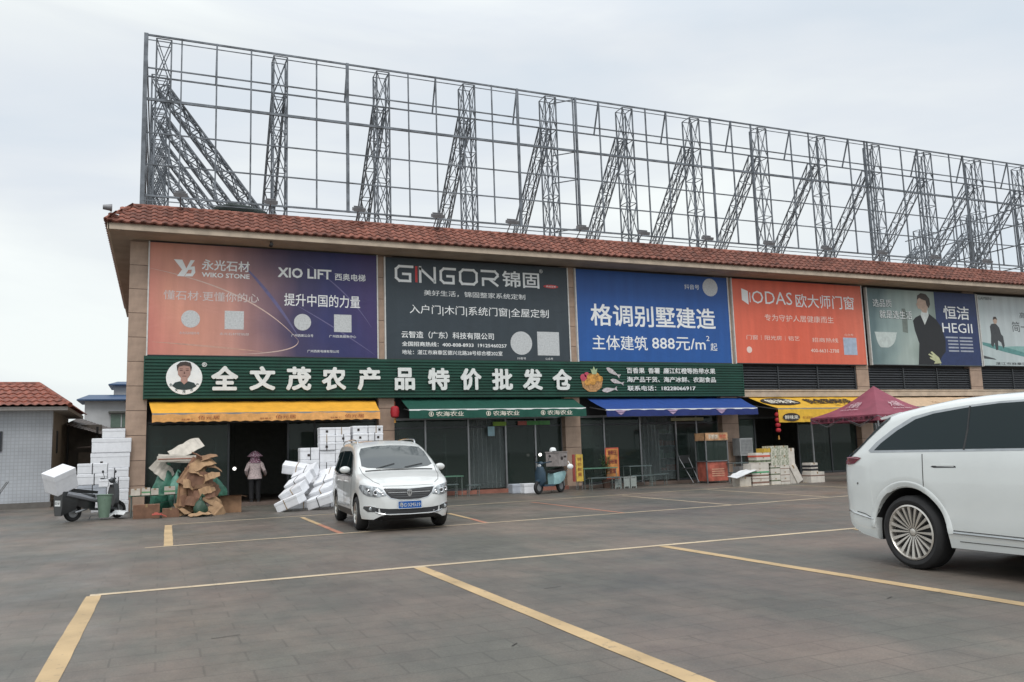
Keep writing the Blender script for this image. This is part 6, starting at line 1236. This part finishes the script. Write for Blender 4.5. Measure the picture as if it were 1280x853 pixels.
for sg in (1, -1):
    k = MB(); k.ball((2.62, sg * 1.10, 1.24), .08, .12, .07, 14, 8); o = k.build("wing_mirror", Mpaint2, suv); k = MB(); k.tube([(2.62, sg * .95, 1.2), (2.62, sg * 1.03, 1.22)], .025, 8); k.build("mirror_stalk", Mblkpl, o)
for x in (0, 3.1):
    for sg in (1, -1): wheel(suv, x, sg * .985, .388, .275, .287, 20, sg, mat=M("machined_alloy", (.66, .63, .58), .34, metal=.75, var=.06))
# ---------------------------------------------------------------- scooters
def scooter(name, label, loc, rz, mat, matb, box=None, seatmat=None):
    t = thing(name, label, "scooter", loc, rz)
    k = MB(); k.loft([[(.50 + .02 * j, y, z) for y, z in ((-.05, .25), (-.20, .40), (-.19, .68), (-.10, .88), (.10, .88), (.19, .68), (.20, .40), (.05, .25))] if j else [(.44, y * .9, z) for y, z in ((-.05, .25), (-.20, .40), (-.19, .68), (-.10, .86), (.10, .86), (.19, .68), (.20, .40), (.05, .25))] for j in range(3)] + [[(.60, y * .5, z * .9 + .06) for y, z in ((-.05, .25), (-.20, .40), (-.19, .68), (-.10, .88), (.10, .88), (.19, .68), (.20, .40), (.05, .25))]]); k.build("front_apron", matb if mat.name.startswith("pale_aqua") else mat, t)
    k = MB(); k.box(-.05, .48, -.15, .15, .24, .29); k.build("footboard", matb, t)
    k = MB(); k.loft([[(-.05, y, z) for y, z in ((-.12, .28), (-.14, .5), (-.12, .64), (.12, .64), (.14, .5), (.12, .28))], [(-.30, y, z) for y, z in ((-.16, .30), (-.19, .5), (-.15, .68), (.15, .68), (.19, .5), (.16, .30))], [(-.62, y, z) for y, z in ((-.13, .42), (-.16, .56), (-.13, .70), (.13, .70), (.16, .56), (.13, .42))], [(-.80, y, z) for y, z in ((-.05, .56), (-.08, .62), (-.06, .68), (.06, .68), (.08, .62), (.05, .56))]]); k.build("rear_body", mat, t)
    k = MB(); k.loft([[(.02, y, z) for y, z in ((-.10, .66), (-.12, .72), (.12, .72), (.10, .66))], [(-.25, y, z) for y, z in ((-.14, .68), (-.15, .76), (.15, .76), (.14, .68))], [(-.62, y, z) for y, z in ((-.12, .72), (-.13, .82), (.13, .82), (.12, .72))]]); k.build("seat", seatmat or Mblkpl, t)
    for x in (.62, -.55):
        k = MB(); k.lathe([(.12, -.045), (.19, -.045), (.215, -.02), (.22, 0), (.215, .02), (.19, .045), (.12, .045)], (x, 0, .22), 26, 'Y'); w_ = k.build("wheel", Mtyre, t); k = MB(); k.lathe([(0, -.03), (.125, -.03), (.125, .03), (0, .03)], (x, 0, .22), 18, 'Y'); k.build("rim", Malu, w_)
    k = MB(); k.tube([(.62, -.07, .22), (.55, -.07, .50), (.48, 0, .95), (.44, 0, 1.0)], .022, 8); k.build("fork", Malu, t)
    k = MB(); k.loft([[(.68, y, .38) for y in (-.06, .06)] + [(.68, y, .42) for y in (.06, -.06)], [(.58, y, .44) for y in (-.07, .07)] + [(.58, y, .48) for y in (.07, -.07)], [(.46, y, .40) for y in (-.06, .06)] + [(.46, y, .44) for y in (.06, -.06)]]); k.build("front_mudguard", matb if mat.name.startswith("pale_aqua") else mat, t)
    k = MB(); k.tube([(.34, -.33, 1.02), (.40, -.18, 1.0), (.43, 0, .98), (.40, .18, 1.0), (.34, .33, 1.02)], .016, 8); k.ball((.45, 0, .97), .07, .10, .07); k.build("handlebar", matb, t)
    k = MB(); k.ball((.54, 0, .90), .045, .075, .06); k.build("headlight", Mhl, t)
    for sg in (1, -1):
        k = MB(); k.tube([(.38, sg * .22, 1.0), (.36, sg * .28, 1.16)], .007, 5); o = k.build("mirror_stem", Mblkpl, t); k = MB(); k.ball((.36, sg * .30, 1.20), .012, .055, .04); k.build("mirror", Mblkpl, o)
        k = MB(); k.tube([(.34, sg * .24, 1.02), (.34, sg * .35, 1.02)], .022, 8); k.build("grip", Mblkpl, t)
    k = MB(); k.tube([(-.55, -.12, .22), (-.25, -.12, .30)], .03, 6); k.tube([(-.6, .12, .22), (-.55, .13, .6)], .02, 6); k.tube([(-.1, 0, .1), (-.2, -.12, .02)], .014, 5); k.tube([(-.72, -.12, .70), (-.86, -.10, .72), (-.86, .10, .72), (-.72, .12, .70)], .012, 6); k.build("frame_and_stand", Malu, t)
    k = MB(); k.box(-.83, -.79, -.07, .07, .56, .62); k.build("tail_light", Mtl, t)
    if box: k = MB(); k.box(-.98, -.60, -.2, .2, .84, 1.20); o = k.build("rear_box", box, t); k = MB(); k.box(-1.0, -.58, -.215, .215, 1.205, 1.24); k.build("box_lid", box, o)
    return t
s1 = scooter("motor_scooter", "black scooter with number plate loaded with a tilted foam box, left of the foam stack", (-1.52, 24.15, 0), math.radians(32), M("black_scooter_plastic", (.025, .028, .03), .35, coat=.4), M("dark_grey_plastic", (.06, .065, .07), .5))
k = MB(); k.loft([[(-.92, y, z) for y, z in ((-.15, .16), (-.21, .4), (-.21, .76), (.21, .76), (.21, .4), (.15, .16))], [(-.55, y, z) for y, z in ((-.16, .30), (-.23, .5), (-.2, .74), (.2, .74), (.23, .5), (.16, .30))]]); k.build("rear_mudguard", M("black_scooter_plastic", (.025, .028, .03), .35, coat=.4), s1)
k = MB(); k.box(-.935, -.915, -.12, .12, .40, .54); pp = k.build("number_plate", Wht, s1); write("湛江 A382", 0, 1, 0, 1, 0, Mblk, pp, .02, world=False, mapf=lambda a, b: (-.9365, .105 - .21 * a, .44 + .06 * b))
k = MB(); k.tube([(-.78, -.18, .74), (-.90, -.17, .88), (-.90, .17, .88), (-.78, .18, .74)], .020, 8); k.tube([(-.82, -.12, .76), (-.93, -.10, .84), (-.93, .10, .84), (-.82, .12, .76)], .014, 8); k.build("chrome_backrest", Mchr, s1)
k = MB(); k.tube([(-.8, -.2, .70), (-.5, -.24, .62), (-.1, -.22, .5), (.2, -.18, .45)], [.06, .07, .05, .04], 8); k.build("grey_side_cover", M("silver_grey_plastic", (.20, .21, .23), .4), s1)
foam(-2.52, 23.52, .80, .58, .46, .54, "large white foam box tilted on the rear rack of the black scooter", None, rot=(math.radians(14), math.radians(-22), math.radians(38)), strap=False)
foam(-1.45, 24.35, .80, .22, .2, .20, "small round-edged white foam pack on the black scooter's footboard side", None, strap=False)
Mteal2 = M("pale_aqua_scooter_plastic", (.30, .50, .52), .3, coat=.6); Mnavy2 = M("navy_scooter_plastic", (.03, .06, .09), .4)
s2 = scooter("motor_scooter", "pale aqua and navy scooter with grey rear box beside the yellow banner", (12.15, 25.0, 0), math.radians(-152), Mteal2, Mnavy2, box=None)
s2.rotation_euler = (0, 0, math.radians(207)); s2.location = (11.74, 25.0, 0)
k = MB(); k.box(-.62, -.16, -.27, .27, .86, 1.30); rb = k.build("rear_box", M("warm_grey_box", (.30, .27, .26), .6, var=.15), s2); k = MB(); k.box(-.64, -.14, -.285, .285, 1.305, 1.34); k.build("box_lid", M("warm_grey_box", (.30, .27, .26), .6, var=.15), rb)
k = MB(); k.lathe([(0, .004), (.06, .004), (.06, 0)], (-.32, .272, 1.12), 14, 'Y'); k.box(-.56, -.42, .272, .276, 1.14, 1.20); k.build("dark_sticker", Mblk, rb)
hm_ = thing("helmet", "small white cap resting on the grey box of the pale aqua scooter", "helmet", (11.95, 25.15, 1.342)); k = MB(); k.lathe([(.11, 0), (.115, .05), (.09, .11), (.05, .135), (0, .14)], (11.95, 25.15, 1.342), 16); k.build("shell", Wht, hm_, world=True); k = MB(); k.box(11.88, 12.04, 24.98, 25.06, 1.345, 1.36); k.build("peak", Mblkpl, hm_, world=True)
pc = thing("plastic_bag", "small white plastic bag hanging at the rear of the pale aqua scooter", "bag", (12.45, 24.75, .75)); k = MB(); k.ball((12.42, 24.86, .84), .11, .07, .09, 12, 8); k.build("bag_body", Wht, pc, world=True); k = MB(); k.tube([(12.42, 24.86, .91), (12.36, 24.90, 1.02)], .012, 5); k.build("bag_handle", Wht, pc, world=True)
# ================================================================ the woman at the shop door
def skin(name, nodes, edges, mat, parent, sub=2, root_i=0):
    me = bpy.data.meshes.new(name); me.from_pydata([n_[:3] for n_ in nodes], edges, []); o = bpy.data.objects.new(name, me); COL.objects.link(o)
    mod = o.modifiers.new("s", 'SKIN'); mod.use_smooth_shade = True
    for i, n_ in enumerate(nodes):
        v = me.skin_vertices[0].data[i]; r_ = n_[3]; v.radius = r_ if isinstance(r_, tuple) else (r_, r_); v.use_root = (i == root_i)
    ss = o.modifiers.new("d", 'SUBSURF'); ss.levels = sub; ss.render_levels = sub
    bpy.context.view_layer.update(); dg = bpy.context.evaluated_depsgraph_get(); nm = bpy.data.meshes.new_from_object(o.evaluated_get(dg)); nm.name = name
    bpy.data.objects.remove(o); nm.materials.clear(); nm.materials.append(mat); nm.polygons.foreach_set('use_smooth', [True] * len(nm.polygons)); return link(name, nm, parent)
pe = thing("person", "woman in flowered conical hat and pink blouse, back turned, in the dark doorway", "person", (2.73, 27.35, .10))
nd = [(0, 0, .80, (.13, .10)), (0, -.01, 1.0, (.115, .085)), (0, -.02, 1.18, (.15, .09)), (0, 0, 1.27, .05), (0, .02, 1.34, .055), (0, .02, 1.42, (.075, .09)), (0, .02, 1.49, .055)]
ed = [(0, 1), (1, 2), (2, 3), (3, 4), (4, 5), (5, 6)]
def chain(start, pts):
    p = start
    for q in pts: nd.append(q); ed.append((p, len(nd) - 1)); p = len(nd) - 1
    return p
for sg in (-1, 1):
    chain(0, [(sg * .09, 0, .72, .085), (sg * .10, .02, .42, .055), (sg * .10, 0, .22, .048), (sg * .10, -.01, .07, .035), (sg * .10, .07, .03, .032), (sg * .10, .15, .025, .022)])
    hnd = chain(2, [(sg * .17, -.01, 1.17, .05), (sg * .26, -.05, .96, .038), (sg * .22 + (sg > 0) * .10, .10, .84, .030), (sg * .20 + (sg > 0) * .12, .16, .815, .022), (sg * .20 + (sg > 0) * .12, .21, .80, (.030, .016))])
    bx = sg * .20 + (sg > 0) * .12
    for i, (o_, l_) in enumerate(((-.028, .060), (-.010, .070), (.010, .066), (.028, .052))): chain(hnd, [(bx + o_, .235, .797, .0085), (bx + o_ * 1.15, .235 + l_ * .5, .785, .008), (bx + o_ * 1.2, .235 + l_ * .8, .765, .007)])
    chain(hnd - 1, [(bx - sg * .035, .185, .80, .009), (bx - sg * .05, .215, .785, .008)])
Msk = M("skin", (.42, .25, .17), .6)
skin("body", nd, ed, Msk, pe)
k = MB(); n = 18
def rg(z, rx, ry, cx_=0, cy_=0): return [(cx_ + rx * math.cos(2 * PI * j / n), cy_ + ry * math.sin(2 * PI * j / n), z) for j in range(n)]
k.loft([rg(.70, .215, .155), rg(.78, .21, .15), rg(.92, .175, .125), rg(1.05, .165, .12, 0, -.01), rg(1.16, .185, .115, 0, -.015), rg(1.23, .165, .095, 0, -.01), rg(1.27, .09, .07)]); 
Mbl2 = M("pale_pink_blouse", (.66, .54, .53), .85, var=.2, scale=25)
bl = k.build("blouse", Mbl2, pe)
for sg in (-1, 1):
    k = MB(); k.tube([(sg * .13, -.01, 1.20), (sg * .19, -.02, 1.14), (sg * .265, -.05, .96), (sg * .24 + (sg > 0) * .08, .06, .87), (sg * .22 + (sg > 0) * .10, .11, .84)], [.065, .07, .058, .048, .042], 10); k.build("sleeve", Mbl2, bl)
k = MB(); k.loft([rg(.82, .175, .13), rg(.76, .185, .14), rg(.66, .19, .13)]); 
for sg in (-1, 1): k.tube([(sg * .09, 0, .72), (sg * .10, .02, .45), (sg * .10, 0, .25), (sg * .10, -.01, .08)], [.105, .085, .075, .07], 10)
k.build("trousers", M("black_trousers", (.012, .012, .014), .8), pe)
for sg in (-1, 1): k = MB(); k.loft([[(sg * .10 + x, y, z) for x, y, z in ((-.04, -.06, .0), (.04, -.06, 0), (.04, -.06, .07), (-.04, -.06, .07))], [(sg * .10 + x, y, z) for x, y, z in ((-.045, .05, .0), (.045, .05, 0), (.04, .05, .07), (-.04, .05, .07))], [(sg * .10 + x, y, z) for x, y, z in ((-.035, .19, .0), (.035, .19, 0), (.03, .19, .03), (-.03, .19, .03))]], smooth=False); k.build("shoe", Mblkpl, pe)
def flower_mat():
    m = bpy.data.materials.new("flowered_cotton"); m.use_nodes = True; t = m.node_tree; b = t.nodes["Principled BSDF"]; b.inputs['Roughness'].default_value = .85; v = t.nodes.new("ShaderNodeTexVoronoi"); v.inputs['Scale'].default_value = 32
    c = t.nodes.new("ShaderNodeTexCoord"); t.links.new(c.outputs['Object'], v.inputs['Vector']); r = t.nodes.new("ShaderNodeValToRGB"); t.links.new(v.outputs['Distance'], r.inputs[0])
    r.color_ramp.elements[0].position = .36; r.color_ramp.elements[0].color = (.78, .68, .72, 1); r.color_ramp.elements[1].position = .44; r.color_ramp.elements[1].color = (.22, .07, .13, 1); t.links.new(r.outputs[0], b.inputs['Base Color']); return m
Mfl = flower_mat(); k = MB(); k.lathe([(.235, 1.385), (.23, 1.40), (.16, 1.47), (.08, 1.54), (.0, 1.565)], (0, .01, 0), 24); k.lathe([(.235, 1.385), (.14, 1.42), (.09, 1.45)], (0, .01, 0), 24); k.build("conical_hat", Mfl, pe)
k = MB(); n = 24; k.loft([[((.125 + .0) * math.cos(2 * PI * j / n), .01 + .13 * math.sin(2 * PI * j / n), 1.42) for j in range(n)], [(.15 * math.cos(2 * PI * j / n), .13 * math.sin(2 * PI * j / n), 1.30) for j in range(n)], [((.19 + .01 * math.sin(5 * j)) * math.cos(2 * PI * j / n), -.01 + (.14 + .01 * math.sin(7 * j)) * math.sin(2 * PI * j / n), 1.19 + .012 * math.sin(3 * j)) for j in range(n)]], cap=False); k.build("neck_cloth", Mfl, pe)
